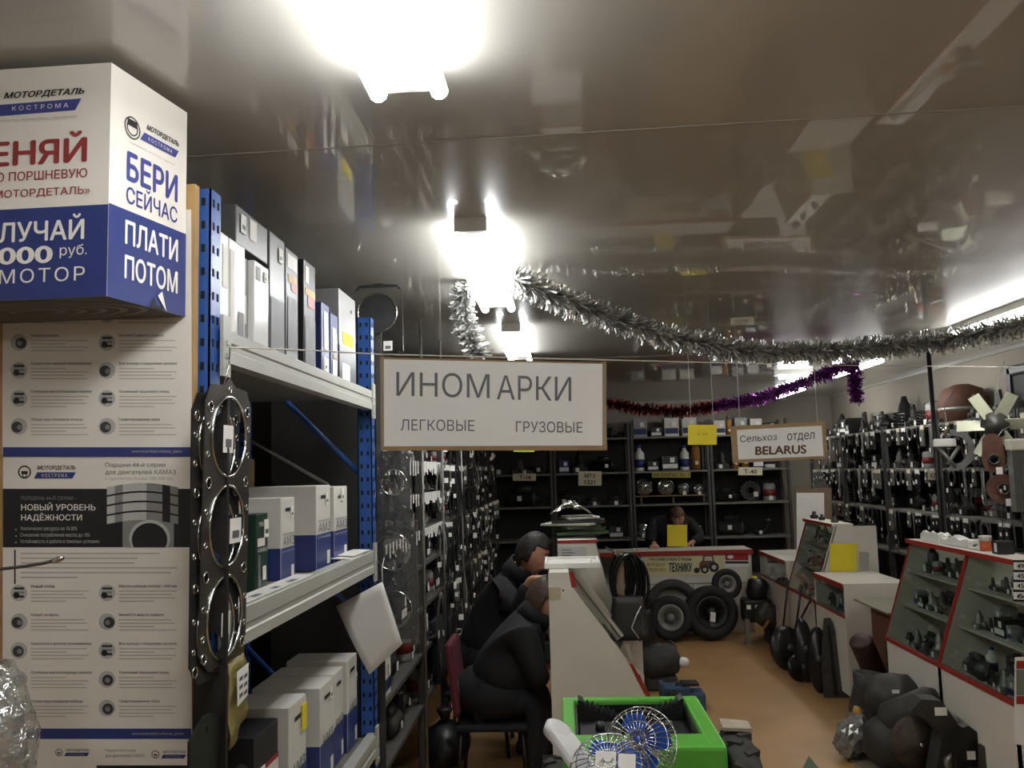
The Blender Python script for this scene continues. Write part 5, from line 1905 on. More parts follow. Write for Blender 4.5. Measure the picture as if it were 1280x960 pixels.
def person(label, base, J, fwd, hairm, hand_dirs, legs=True, s=1.0, headup=(0, 0, 1)):
    """J: joints in world coordinates"""
    t = thing('person', label, 'person', base)
    V, E, Rr = [], [], []

    def v(p, r, link_=None):
        V.append(Vector(p))
        Rr.append(r)
        if link_ is not None:
            E.append((link_, len(V) - 1))
        return len(V) - 1
    J = {k: Vector(p) for k, p in J.items()}
    pel = v(J['pelvis'], (.15, .11))
    wa = v(J['pelvis'].lerp(J['chest'], .5), (.12, .09), pel)
    ch = v(J['chest'], (.1, .08), wa)
    nb = v(J['neck'], (.056, .056), ch)
    v(J['neck'].lerp(J['head'], .55), (.054, .054), nb)
    for sd in 'LR':
        sh = v(J['sh' + sd], .036, ch)
        el = v(J['el' + sd], .03, sh)
        wr = v(J['wr' + sd], .028, el)
        limb_hand(V, E, Rr, wr, J['wr' + sd], *hand_dirs[sd])
    if legs:
        for sd in 'LR':
            hp = v(J['hip' + sd], .088, pel)
            kn = v(J['kn' + sd], .058, hp)
            an = v(J['an' + sd], .038, kn)
            v(J['toe' + sd], .034, an)
    vs, fs = skinmesh(V, E, Rr, 0, 2)
    mb = MB().add(vs, fs, 0, True)
    M = head(mb, J['head'], fwd, headup, s)
    mb.build('body', SKIN, t)
    hair(M, s, hairm, t, None)
    # jacket
    V2, E2, R2 = [], [], []
    V, E, Rr = V2, E2, R2

    def v2(p, r, l=None):
        V2.append(Vector(p))
        R2.append(r)
        if l is not None:
            E2.append((l, len(V2) - 1))
        return len(V2) - 1
    a = v2(J['pelvis'] + Vector((0, 0, -.02)), (.24, .2))
    b = v2(J['pelvis'].lerp(J['chest'], .5), (.23, .18), a)
    c = v2(J['chest'], (.23, .17), b)
    d = v2(J['chest'].lerp(J['neck'], .8), (.1, .09), c)
    for sd in 'LR':
        e = v2(J['sh' + sd], .088, c)
        f = v2(J['el' + sd], .066, e)
        v2(J['wr' + sd].lerp(J['el' + sd], .12), .046, f)
    vs, fs = skinmesh(V2, E2, R2, 0, 2)
    MB().add(vs, fs, 0, True).build('jacket', CLOTH, t)
    n = (J['neck'] - J['chest']).normalized()
    q = n.to_track_quat('Z', 'Y').to_matrix().to_4x4()
    q.translation = J['chest'].lerp(J['neck'], .85)
    MB().lathe([(.1, -.02), (.088, .075), (.076, .075), (.08, 0)], 18, M=q).build('collar', CLOTH, t)
    if legs:
        pv = J['pelvis']
        if pv.z < .6:
            MB().blob((pv.x + .01, pv.y, pv.z + .0), (.23, .23, .16), 0, 0, 3).build('coat_skirt', CLOTH, t)
        V3, E3, R3 = [J['pelvis']], [], [(.16, .13)]
        for sd in 'LR':
            i = len(V3)
            V3 += [J['hip' + sd], J['kn' + sd], J['an' + sd]]
            R3 += [.108, .078, .064]
            E3 += [(0, i), (i, i + 1), (i + 1, i + 2)]
        vs, fs = skinmesh(V3, E3, R3, 0, 2)
        MB().add(vs, fs, 0, True).build('trousers', CLOTH2, t)
        for sd in 'LR':
            an, to = J['an' + sd], J['toe' + sd]
            m = MB()
            dd = (to - an)
            dd.z = 0
            dd.normalize()
            ss = Vector((-dd.y, dd.x, 0))
            q = Matrix((dd, ss, Vector((0, 0, 1)))).transposed().to_4x4()
            q.translation = Vector((an.x, an.y, 0))
            m.box((-.08, -.045, .002), (.2, .045, .075), 0, q, .025)
            m.build('shoe', BLK, t)
    return t


h2 = atY(683, 749, 4.74)
person('person in a black coat bending low over the counter nearest the camera', (-.36, 4.8, 0),
       dict(pelvis=(-.40, 4.80, .52), chest=(-.24, 4.78, .82), neck=(-.155, 4.75, .93), head=(h2.x, h2.y, h2.z), shL=(-.2, 4.97, .86), shR=(-.22, 4.6, .84), elL=(-.13, 5.02, .62), elR=(-.14, 4.58, .60),
            wrL=(-.11, 4.84, .66), wrR=(-.12, 4.68, .66), hipL=(-.36, 4.89, .5), hipR=(-.36, 4.71, .5), knL=(-.08 - .06, 4.93, .48), knR=(-.16, 4.68, .48), anL=(-.17, 4.93, .09), anR=(-.19, 4.68, .09), toeL=(-.1, 4.93, .05), toeR=(-.11, 4.68, .05)),
       (.86, -.2, -.5), HAIR2, {'L': ((.6, -.5, .2), (0, .3, 1)), 'R': ((.6, .5, .2), (0, -.3, 1))}, headup=(.4, 0, 1))
h1 = atY(667, 691, 5.35)
person('person in black with short dark hair leaning on the counter farther back', (-.45, 5.5, 0),
       dict(pelvis=(-.52, 5.5, .56), chest=(-.4, 5.47, .92), neck=(-.27, 5.4, 1.1), head=(h1.x, h1.y, h1.z), shL=(-.33, 5.64, 1.0), shR=(-.36, 5.26, .98), elL=(-.22, 5.6, .86), elR=(-.27, 5.16, .88),
            wrL=(-.18, 5.35, 1.1), wrR=(-.19, 5.06, 1.08), hipL=(-.48, 5.6, .53), hipR=(-.48, 5.4, .53), knL=(-.22, 5.62, .5), knR=(-.22, 5.38, .5), anL=(-.24, 5.62, .09), anR=(-.24, 5.38, .09), toeL=(-.15, 5.62, .05), toeR=(-.15, 5.38, .05)),
       (.9, -.25, -.42), HAIR, {'L': ((.8, -.4, .2), (0, 0, 1)), 'R': ((.9, -.2, .1), (0, 0, 1))}, headup=(.3, 0, 1))
h3 = atY(847, 646, 9.95)
wr = atY(815, 683, 9.45)
person('person in black behind the far counter, light brown hair, hand on the counter', (1.25, 10.1, 0),
       dict(pelvis=(1.3, 10.2, .72), chest=(1.28, 10.12, 1.02), neck=(h3.x, 10.04, 1.15), head=(h3.x, h3.y, h3.z - .01), shL=(1.48, 10.08, 1.05), shR=(1.05, 10.06, 1.05), elL=(1.55, 9.85, .9), elR=(.98, 9.8, .88),
            wrL=(1.42, 9.66, .87), wrR=(1.0, 9.53, .875), hipL=(1.4, 10.2, .7), hipR=(1.2, 10.2, .7), knL=(1.4, 10.16, .45), knR=(1.2, 10.16, .45), anL=(1.4, 10.25, .09), anR=(1.2, 10.25, .09), toeL=(1.4, 10.12, .05), toeR=(1.2, 10.12, .05)),
       (-.15, -.9, -.5), mat('light_brown_hair', (92, 64, 42), .6, var=.3, scale=60), {'L': ((-.5, -.7, -.1), (0, 0, 1)), 'R': ((-.2, -.9, -.1), (0, 0, 1))})


def chair(x, y, label, cloth, backx):
    t = thing('chair', label, 'chair', (x, y, 0))
    DK = mat('dark_chair_leg', (40, 26, 22), .4, .3, var=.1)
    MB().box((x - .19, y - .2, .35), (x + .19, y + .2, .388), 0, None, .018).build('seat', CLOTH2, t)
    m = MB().box((-.022, -.17, 0), (.022, .17, .38), 0, Matrix.Translation((backx, y, .42)) @ Matrix.Rotation(-.12, 4, 'Y'), .02)
    m.build('backrest', cloth, t)
    for sx in (-1, 1):
        for sy in (-1, 1):
            m = MB().tube([(x + sx * .16, y + sy * .17, .36), (x + sx * .19, y + sy * .2, .001)], .011, 8)
            m.build('leg', DK, t)
    for sy in (-1, 1):
        MB().tube([(x - .17, y + sy * .18, .37), (backx + .01, y + sy * .14, .5), (backx - .0, y + sy * .14, .6)], .01, 8).build('back_frame', DK, t)
    return t


chair(-.4, 4.8, 'burgundy upholstered chair under the nearer person in black', BURG, -.58)
chair(-.55, 5.5, 'dark chair under the farther seated person', CLOTH2, -.77)

# ------------------------------------------------------------------ bright green machine in the bottom centre
t = thing('green_machine', 'bright green metal framed machine with black toothed tray and two tyres, bottom centre', 'machine', (.3, 3.2, 0))
zt = .75
bl, br, fr, fl = [atZ(u, v, zt) for u, v in ((717, 871), (872, 872), (893, 934), (703, 934))]
y_b, y_f = bl.y, fr.y
x0, x1 = min(bl.x, fl.x), br.x
ib = .07
mb = MB()
fd = .16
mb.box((x0, y_f, .42), (x1, y_f + .03, zt), 0, None, .012)
mb.box((x0, y_f + .025, zt - .03), (x1, y_f + fd, zt), 0, None, .008)
mb.build('front_panel', GREEN, t)
MB().box((x0, y_b - .05, .5), (x1, y_b, zt), 0, None, .01).build('rear_rail', GREEN, t)
for xa, xb in ((x0, x0 + .05), (x1 - .06, x1)):
    MB().box((xa, y_f + .02, .5), (xb, y_b - .04, zt + .001), 0, None, .008).build('side_rail', GREEN, t)
MB().box((x0 + .05, y_f + fd - .01, .55), (x1 - .06, y_b - .05, .57)).build('tray_floor', BLK, t)
mb = MB()
for xa, xb, ya, yb in ((x0 + .05, x0 + .06, y_f + fd - .01, y_b - .05), (x1 - .07, x1 - .06, y_f + fd - .01, y_b - .05)):
    mb = MB().box((xa, ya, .57), (xb, yb, zt - .02))
    mb.build('tray_wall', BLK, t)
MB().box((x0 + .06, y_f + fd - .012, .57), (x1 - .07, y_f + fd, zt - .02)).build('tray_wall', BLK, t)
MB().box((x0 + .06, y_b - .062, .57), (x1 - .07, y_b - .052, zt - .02)).build('tray_wall', BLK, t)
for sgn in (0, 1):
    xa = x0 + .065 if not sgn else x1 - .075
    d = 1 if not sgn else -1
    pts = [(xa, zt - .12), (xa, zt + .03)]
    for k in range(7):
        u = k / 6
        xx = xa + d * (.02 + u * .125)
        pts += [(xx, zt + .02 - u * .045), (xx + d * .009, zt - .004 - u * .045)]
    pts += [(xa + d * .17, zt - .05), (xa + d * .17, zt - .12)]
    MB().prism(pts, 'y', y_b - .16, y_b - .08).build('toothed_bracket', BLK, t)
    MB().box((min(xa, xa + d * .16), y_f + fd + .03, .575), (max(xa, xa + d * .16), y_b - .17, zt - .05), 0, None, .015).build('black_block', BLK, t)
    m = MB().lathe([(.018, 0), (.018, .03), (.0, .034)], 12, M=Matrix.Translation((xa + d * .08, y_b - .3, zt - .05)))
    m.build('bolt', IRON2, t)


def tyre(name, label, c, axis, R_, w, rim=True, lug=0, group=None, parent=None, tyrem=RUBBER, rimm=None, rimr=.58):
    rimm = rimm or mat('rim_grey', (124, 122, 116), .5, .3, var=.2)
    t = parent or thing(name, label, 'tyre', (c[0], c[1], c[2]), group)
    ax = Vector(axis).normalized()
    q = ax.to_track_quat('Z', 'Y').to_matrix().to_4x4()
    q.translation = Vector(c)
    if parent is not None:
        q.translation = Vector(c)
    m = MB().lathe([(R_ * rimr, -w * .42), (R_ * .8, -w * .52), (R_ * .95, -w * .44), (R_, -w * .25), (R_, w * .25), (R_ * .95, w * .44), (R_ * .8, w * .52), (R_ * rimr, w * .42)], 36, M=q, close=True)
    if lug:
        for k in range(lug):
            for sd in (-1, 1):
                a = 2 * math.pi * (k + .5 * (sd > 0)) / lug
                m.box((R_ * .95, -.012, 0 if sd > 0 else -w * .46), (R_ * 1.02, .012, w * .46 if sd > 0 else 0), 0, q @ Matrix.Rotation(a, 4, 'Z') @ Matrix.Rotation(sd * .5, 4, 'X'))
    m.build('tread' if parent is None else 'tyre', tyrem, t)
    if rim:
        m = MB().lathe([(R_ * .2, w * .1), (R_ * .34, w * .12), (R_ * .36, w * .3), (R_ * .5, w * .34), (R_ * (rimr + .02), w * .44), (R_ * (rimr + .02), w * .36), (R_ * .52, w * .2), (R_ * .2, 0)], 28, M=q, close=True)
        m.lathe([(R_ * .2, w * .05), (R_ * .2, w * .3), (R_ * .1, w * .4), (0, w * .4)], 16, M=q)
        o = m.build('rim', rimm, t)
        for k in range(5):
            a = 2 * math.pi * k / 5
            MB().lathe([(R_ * .035, 0), (R_ * .03, w * .07)], 6, M=q @ Matrix.Translation((R_ * .27 * math.cos(a), R_ * .27 * math.sin(a), w * .11))).build('wheel_bolt', IRON2, o)
    return t


DUSTY = mat('dusty_rubber', (58, 57, 55), .8, var=.3, scale=20, bump=.3)
tyre('', '', (x1 + .065, 3.2, .37), (1, 0, 0), .37, .11, True, 18, parent=t, tyrem=DUSTY)
tyre('', '', (x0 - .03, 3.2, .33), (-1, 0, 0), .33, .1, True, 18, parent=t, tyrem=DUSTY)
MB().tube([(x0 - .03, 3.24, .36), (x1 + .1, 3.28, .37)], .025, 10).build('axle', IRON, t)
MB().box((x0 + .08, 3.18, .3), (x1 - .08, 3.38, .55), 0, None, .02).build('gearbox', IRON, t)
mb = MB()
mb.slab([(x1 + .02, 3.24, .749), (x1 + .12, 3.22, .749), (x1 + .13, 3.34, .742), (x1 + .03, 3.38, .744)], (0, 0, 1), .012)
tag(mb.build('rag', mat('pale_rag', (176, 164, 144), .8, var=.15)), 'pale rag lying on the right tyre of the green machine', 'rag')

# stand and two small fans in front of it
st_ = MB().box((-.12, 2.06, 0), (.46, 2.52, .76), 0, None, .01).build('display_stand', mat('stand_board', (120, 116, 108), .7))
tag(st_, 'display stand under the two small fans at the bottom edge', 'stand')
BLADE = mat('blue_fan_blade', (28, 84, 178), .3, var=.05)
FANW = mat('white_fan_plastic', (228, 228, 226), .35, var=.03)


def cage_fan(label, c, nrm, R_, base_z, lab):
    t = thing('table_fan', label, 'fan', (c[0], c[1], base_z), 'small caged fans')
    q = Vector(nrm).normalized().to_track_quat('Z', 'Y').to_matrix().to_4x4()
    q.translation = Vector(c)
    for k in range(30):
        a = 2 * math.pi * k / 30
        pts = []
        for i in range(9):
            th = math.pi * (i / 8) * .92 + .06
            pts.append(q @ Vector((R_ * math.sin(th) ** .8 * math.cos(a), R_ * math.sin(th) ** .8 * math.sin(a), R_ * .5 * math.cos(th))))
        MB().tube(pts, .0013, 5).build('cage_wire', CHROME, t)
    for rr, zz in ((1.0, 0), (.82, .3), (.5, .42), (.25, .47), (.82, -.3)):
        MB().tube([q @ Vector((R_ * rr * math.cos(a), R_ * rr * math.sin(a), R_ * zz)) for a in [2 * math.pi * k / 36 for k in range(36)]], .002 if zz == 0 else .0014, 5, closed=True).build('cage_ring', CHROME, t)
    MB().lathe([(.0, .018), (.018, .015), (.02, -.01), (0, -.012)], 16, M=q).build('hub', BLADE, t)
    for k in range(4):
        a = k * math.pi / 2 + .4
        Mq = q @ Matrix.Rotation(a, 4, 'Z')
        m = MB()
        pp_ = [(.014, -.012, -.008), (R_ * .5, -.03, -.014), (R_ * .82, -.028, -.01), (R_ * .86, .012, .006), (R_ * .6, .034, .014), (.014, .014, .008)]
        m.add(pp_ + [(x, y, z + .0025) for x, y, z in pp_], [(0, 1, 2, 3, 4, 5), (11, 10, 9, 8, 7, 6)] + [(i, (i + 1) % 6, 6 + (i + 1) % 6, 6 + i) for i in range(6)], 0, False, Mq)
        m.build('blade', BLADE, t)
    MB().lathe([(.026, -R_ * .36), (.034, -R_ * .46), (.034, -R_ * .9), (.02, -R_ * 1.05), (0, -R_ * 1.06)], 20, M=q).build('motor_housing', FANW, t)
    b = q @ Vector((0, 0, -R_ * .75))
    MB().tube([b, Vector((b.x - .02, b.y + .03, (b.z + base_z) / 2)), Vector((b.x - .01, b.y + .01, base_z + .02))], [.014, .013, .016], 10).build('arm', FANW, t)
    MB().lathe([(.055, base_z), (.055, base_z + .012), (.03, base_z + .024), (0, base_z + .026)], 22, M=Matrix.Translation((b.x - .01, b.y + .01, 0))).build('base', FANW, t)
    for dx, w, h in lab:
        m = MB()
        z1 = R_ * .52
        pts = [q @ Vector(p) for p in ((dx, -R_ * .75, z1 * .75), (dx + w, -R_ * .75, z1 * .75), (dx + w, -R_ * .75 + h, z1), (dx, -R_ * .75 + h, z1))]
        m.slab(pts, q.to_3x3() @ Vector((0, 0, 1)), .001)
        g = m.build('paper_label', TAG, t)
        nrm2 = q.to_3x3() @ Vector((0, 0, 1))
        for j in range(7):
            xx = dx + w * (.2 + j * .09)
            m = MB()
            pts = [q @ Vector(p) + nrm2 * .0014 for p in ((xx, -R_ * .75 + h * .1, z1 * .78), (xx + w * .04, -R_ * .75 + h * .1, z1 * .78), (xx + w * .04, -R_ * .75 + h * .4, z1 * .86), (xx, -R_ * .75 + h * .4, z1 * .86))]
            m.slab(pts, nrm2, .0003)
            m.build('barcode_bar', INK, g)


c = atY(801, 930, 2.42)
cage_fan('small fan with chrome cage and blue blades, right one in front of green machine', c, (-.25, -.75, .45), .098, .76, ())
c = atY(762, 962, 2.22)
cage_fan('small fan with chrome cage, blue blades and barcode labels, left front one', c, (-.1, -.62, .75), .098, .76, ((-.03, .05, .09), (.026, .042, .085)))
t = thing('fan_clip', 'white plastic fan foot lying beside the left small fan', 'fan part', (-.0, 2.25, .76))
c = atY(716, 940, 2.3)
q = Matrix.Translation(c) @ Euler((.5, .2, .7)).to_matrix().to_4x4() @ Matrix.Scale(1.25, 4)
MB().box((-.03, -.06, -.012), (.03, .07, .012), 0, q, .01).build('clip_plate', FANW, t)
MB().lathe([(.03, -.012), (.032, .008), (.02, .014), (0, .014)], 18, M=q @ Matrix.Translation((0, .06, .0))).build('clip_cap', FANW, t)
MB().tube([c, Vector((c.x, c.y, .761))], .012, 8).build('clip_post', FANW, t)

# ------------------------------------------------------------------ tinsel
def tinsel(label, pts, r, n, mats, seed):
    t = thing('tinsel_garland', label, 'tinsel', pts[0])
    P_ = [Vector(p) for p in pts]
    seg = []
    L = 0
    for a, b in zip(P_, P_[1:]):
        seg.append((L, a, b, (b - a).length))
        L += (b - a).length
    MB().tube(P_, .003, 5).build('cord', mats[0], t)
    rs = random.Random(seed)
    mb = MB()
    for k in range(n):
        s = rs.random() * L
        for l0, a, b, ln in seg:
            if l0 <= s <= l0 + ln:
                break
        p = a.lerp(b, (s - l0) / ln)
        d = (b - a).normalized()
        v = Vector((rs.gauss(0, 1), rs.gauss(0, 1), rs.gauss(0, 1)))
        v = (v - d * v.dot(d) * .6).normalized()
        w = v.cross(Vector((rs.gauss(0, 1), rs.gauss(0, 1), rs.gauss(0, 1)))).normalized() * .004
        ln2 = r * rs.uniform(.45, 1.0)
        m = p + v * ln2 * .5 + Vector((0, 0, -.003))
        e = p + v * ln2 + Vector((rs.gauss(0, .006), rs.gauss(0, .006), -.008))
        mi = rs.randrange(len(mats))
        mb.add([p - w, p + w, m + w, m - w, e + w, e - w], [(0, 1, 2, 3), (3, 2, 4, 5)], mi)
    for q_ in mb.v:
        q_.z = min(q_.z, H - .002)
    o = mb.build('foil_strands', mats, t)
    o['kind'] = 'stuff'


def foil(nm, rgb):
    return mat(nm, rgb, .33, .8, var=0)


SIL = [foil('silver_foil', (236, 235, 230)), foil('dark_silver_foil', (170, 170, 168))]
RED_ = [foil('red_foil', (168, 44, 48)), foil('brown_foil', (86, 40, 40))]
PUR = [foil('purple_foil', (160, 70, 176)), foil('plum_foil', (96, 44, 104))]
path = lambda L: [atY(*p) for p in L]
tinsel('thick silver tinsel garland swagging from the lamp across to the right', path([(640, 347, 3.55), (680, 364, 3.75), (720, 380, 3.95), (780, 402, 4.2), (830, 419, 4.4), (900, 433, 4.6), (960, 440, 4.7), (1030, 438, 4.8), (1100, 433, 4.85), (1180, 425, 4.8), (1280, 405, 4.5), (1330, 396, 4.4)]), .08, 8000, SIL, 1)
tinsel('short silver tinsel end hanging beside the second ceiling lamp', path([(590, 352, 3.8), (578, 372, 3.85), (580, 398, 3.9), (590, 425, 3.9), (600, 446, 3.9)]), .07, 1500, SIL, 2)
tinsel('red tinsel garland strung above the back shelves', path([(700, 492, 9.3), (757, 503, 9.2), (800, 510, 9.1), (850, 514, 9.0), (893, 507, 8.6)]), .085, 2600, RED_, 3)
tinsel('purple tinsel garland rising to the right hand tube lamp', path([(893, 507, 8.6), (950, 497, 7.8), (1000, 479, 7.1), (1040, 463, 6.75), (1066, 453, 6.55)]), .075, 2600, PUR, 4)
tinsel('short purple tinsel end hanging down from the tube lamp', path([(1066, 450, 6.5), (1068, 470, 6.5), (1070, 488, 6.5), (1071, 502, 6.5)]), .065, 800, PUR, 5)

# ------------------------------------------------------------------ tyres and castings by the far counter
cc = atY(842, 770, 8.96)
tyre('tyre', 'large worn tyre leaning on the far counter under the tractor banner', (cc.x, 8.97, .285), (0, -1, .22), .28, .13, False, 0, rimr=.66, tyrem=DUSTY)
cc = atY(838, 771, 8.7)
tyre('wheel', 'small wheel with steel rim leaning in front of the large worn tyre', (cc.x, 8.7, .225), (-.1, -1, .25), .215, .12, True)
cc = atY(889, 768, 8.72)
t = tyre('tyre', 'black wrapped tyre with a white tag below the steel disc', (cc.x, 8.75, .265), (.05, -1, .15), .26, .2, True, 0, rimm=BLK)
m = MB().slab([(cc.x - .03, 8.632, .2), (cc.x + .02, 8.632, .19), (cc.x + .03, 8.632, .28), (cc.x - .02, 8.632, .29)], (0, -1, 0), .002)
m.build('price_tag', TAG, t)
cc = atY(911, 733, 8.68)
tyre('wheel_disc', 'grey steel wheel disc standing on the black wrapped tyre', (cc.x, 8.78, cc.z + .01), (.1, -1, .1), .15, .06, True, 0)


def pile(name, label, cat, px, Y, parts, group=None):
    """castings on the floor: parts = (part name, material, builder(mb, base point))"""
    b = atY(px[0], px[1], Y)
    b.z = 0.0
    t = thing(name, label, cat, b, group)
    for n, m, fn in parts:
        mb = MB()
        fn(mb)
        link(n, mb.mesh(n, m), t)
    return t


Lx = lambda mb, prof, p, rot, seg=20: mb.lathe(prof, seg, M=Matrix.Translation(p) @ Euler(rot).to_matrix().to_4x4())
pile('hand_pump', 'dark cast pump with round head standing left of the tyres', 'pump', (803, 800), 8.4, [
    ('pump_body', IRON, lambda mb: (Lx(mb, [(.12, 0), (.14, .05), (.11, .2), (.07, .34), (.05, .38)], (0, 0, 0), (.1, .08, 0)), mb.box((-.14, -.08, .16), (.06, .08, .28), 0, None, .02))),
    ('pump_head', IRON, lambda mb: Lx(mb, [(.05, -.03), (.085, -.02), (.085, .03), (.04, .05), (.0, .055)], (.02, -.03, .44), (math.pi / 2, 0, 0))),
    ('pipe_stub', RUST, lambda mb: mb.tube([(-.05, 0, .22), (-.16, -.02, .26), (-.18, -.04, .34)], .035, 10))])
pile('starter_casting', 'black casting lying by the showcase corner before the hand pump', 'casting', (818, 812), 7.6, [
    ('casting', IRON, lambda mb: (Lx(mb, [(.03, -.16), (.09, -.14), (.1, .05), (.06, .1), (.05, .16)], (0, 0, .11), (0, math.pi / 2, .5)), mb.box((-.06, -.09, .0), (.05, .09, .1), 0, None, .02))),
    ('flange', IRON2, lambda mb: Lx(mb, [(.03, 0), (.1, 0), (.1, .015), (.03, .015)], (.14, .08, .11), (0, math.pi / 2, .5)))])
pile('electric_motor', 'dusty grey motor behind the blue pump near the showcase foot', 'motor', (826, 842), 6.9, [
    ('motor_body', DUSTY, lambda mb: (Lx(mb, [(.06, -.15), (.11, -.13), (.12, .1), (.08, .14)], (0, 0, .2), (0, 1.35, .3)), mb.box((-.12, -.1, 0), (.12, .1, .1), 0, None, .02))),
    ('white_cap', PAPER, lambda mb: mb.blob((.17, -.03, .2), (.05, .05, .04), 0, .05))])
BLUEP = mat('grey_blue_paint', (62, 88, 118), .4, .1, var=.15)
pile('blue_pump', 'blue painted cast pump with round port on the floor by the green machine', 'pump', (852, 880), 6.3, [
    ('pump_body', BLUEP, lambda mb: (mb.box((-.13, -.08, 0), (.06, .08, .17), 0, None, .012), mb.box((.03, -.09, .0), (.16, .09, .13), 0, None, .015), mb.box((-.15, -.06, .02), (-.12, .06, .19), 0, None, .005))),
    ('port_ring', IRON, lambda mb: Lx(mb, [(.025, 0), (.052, 0), (.052, .02), (.025, .02)], (-.06, -.082, .1), (math.pi / 2, 0, 0))),
    ('top_plate', IRON, lambda mb: mb.box((.0, -.06, .171), (.12, .06, .19), 0, None, .004)),
    ('bolt', IRON2, lambda mb: mb.lathe([(.012, .17), (.012, .2), (0, .2)], 6, M=Matrix.Translation((-.03, -.03, 0))))])

# black belts and rubber goods hanging on the left showcase front
t = thing('belt_bundle', 'bundle of black rubber belts hanging on the taller left showcase', 'belts', (.36, 5.15, 1.2))
for k in range(7):
    mb = MB()
    a = k * .5
    lp = []
    for j in range(24):
        w = 2 * math.pi * j / 24
        lp.append(((.05 + .008 * k) * math.sin(w) + .012 * (k - 3), .02 * math.cos(a) + .012 * (k % 3), -.14 - .006 * k + (.14 + .006 * k) * math.cos(w)))
    mb.tube(lp, .011, 6, closed=True)
    link('belt', mb.mesh('belt', mat('glossy_belt', (20, 20, 21), .25, var=.1)), t)
m = MB().tube([(0, 0, -.02), (-.03, .05, .0), (-.1, .12, .03)], .006, 6)
link('hook', m.mesh('hook', IRON2), t)
t = thing('rubber_mat', 'dark grey rubber sheet bag propped below the hanging belts', 'bag', (.36, 5.2, .712))
bm = bmesh.new()
bmesh.ops.create_cube(bm, size=1)
bmesh.ops.subdivide_edges(bm, edges=bm.edges[:], cuts=5, use_grid_fill=True)
rs = random.Random(9)
for q_ in bm.verts:
    k = q_.co.z + .5
    q_.co = Vector((q_.co.x * .22 * (1 - .25 * k) + .02 * rs.random(), q_.co.y * .08 - .08, k * .24 + .003 + .01 * rs.random() * k))
mb = MB()
mb.bm(bm, 0, None, True)
link('bag_body', mb.mesh('bag_body', mat('dark_grey_bag', (54, 54, 53), .45, var=.2, bump=.3)), t)
m = MB().tube([(.06, -.14, .02), (.02, -.15, .08), (.05, -.15, .15), (.08, -.14, .2)], .003, 5)
link('white_cord', m.mesh('white_cord', TAG), t)
p = atZ(530, 960, 0)
t = thing('black_bag', 'crumpled black bag on the floor between the chair and the left shelving', 'bag', (max(p.x, -.72), p.y, 0))
link('bag_body', MB().blob((0, 0, .13), (.15, .2, .13), 0, .09, 3, None, 21).mesh('bag_body', mat('black_bag', (24, 24, 25), .4, var=.3, bump=.5)), t)
link('bag_knot', MB().lathe([(.03, .2), (.018, .27), (.05, .33), (.03, .34)], 12).mesh('bag_knot', mat('black_bag', (24, 24, 25), .4)), t)

# ------------------------------------------------------------------ goods on the floor along the right counters
DUSTBLK = mat('dusty_black', (52, 50, 46), .6, .1, var=.3, bump=.2)
SHARE = mat('black_painted_steel', (40, 39, 37), .32, .4, var=.2)
fl = lambda u, v: atZ(u, v, 0)
p = fl(1045, 872)
t = thing('plough_share', 'tall pointed steel blade leaning on the white end panel', 'blade', p)
mb = MB()
mb.prism([(-.085, 0), (.095, 0), (.09, .2), (.05, .45), (.022, .56), (-.022, .56), (-.05, .42), (-.08, .2)], 'y', -.012, .012, 0, Matrix.Rotation(-.18, 4, 'X'))
link('blade', mb.mesh('blade', IRON2), t)
mb = MB().prism([(-.012, .02), (.012, .02), (.006, .5), (-.006, .5)], 'y', -.03, -.012, 0, Matrix.Rotation(-.18, 4, 'X'))
link('rib', mb.mesh('rib', SHARE), t)
for k, (u, v, top, w, lb) in enumerate(((1026, 866, 789, 26, 'black rounded steel blade left of the tall pointed one'), (1008, 852, 778, 24, 'second black rounded blade left of the pointed one'), (986, 838, 786, 44, 'broad black domed disc leaning at the aisle edge'), (1001, 852, 820, 36, 'low toothed black disc lying before the domed one'))):
    p = fl(u, v)
    hgt = (v - top) * p.y / F_PX
    ww = w * p.y / F_PX / 2
    t = thing('plough_disc', lb, 'disc', p)
    prof = [(0, .05), (.4, .04), (.8, .015), (1, 0), (1, -.012), (.8, .003), (.4, .028), (0, .038)]
    q = Matrix.Rotation(.25 * (k - 1), 4, 'Z') @ Matrix.Translation((0, 0, hgt / 2)) @ Matrix.Rotation(math.pi / 2 - .25, 4, 'X')
    mb = MB()
    vs0 = MB().lathe([(r, z) for r, z in prof], 28)
    mb.add([Vector((v_.x * ww, v_.y * hgt / 2, v_.z)) for v_ in vs0.v], vs0.f, 0, True, q)
    link('disc', mb.mesh('disc', SHARE), t)
    mb = MB().lathe([(.03, .045), (.03, .07), (0, .075)], 14, M=q)
    link('hub', mb.mesh('hub', IRON2), t)
p = fl(945, 803)
p.x = min(p.x, 1.82)
t = thing('engine_block', 'dark engine like unit with white tags beside the black tyre', 'engine', p)
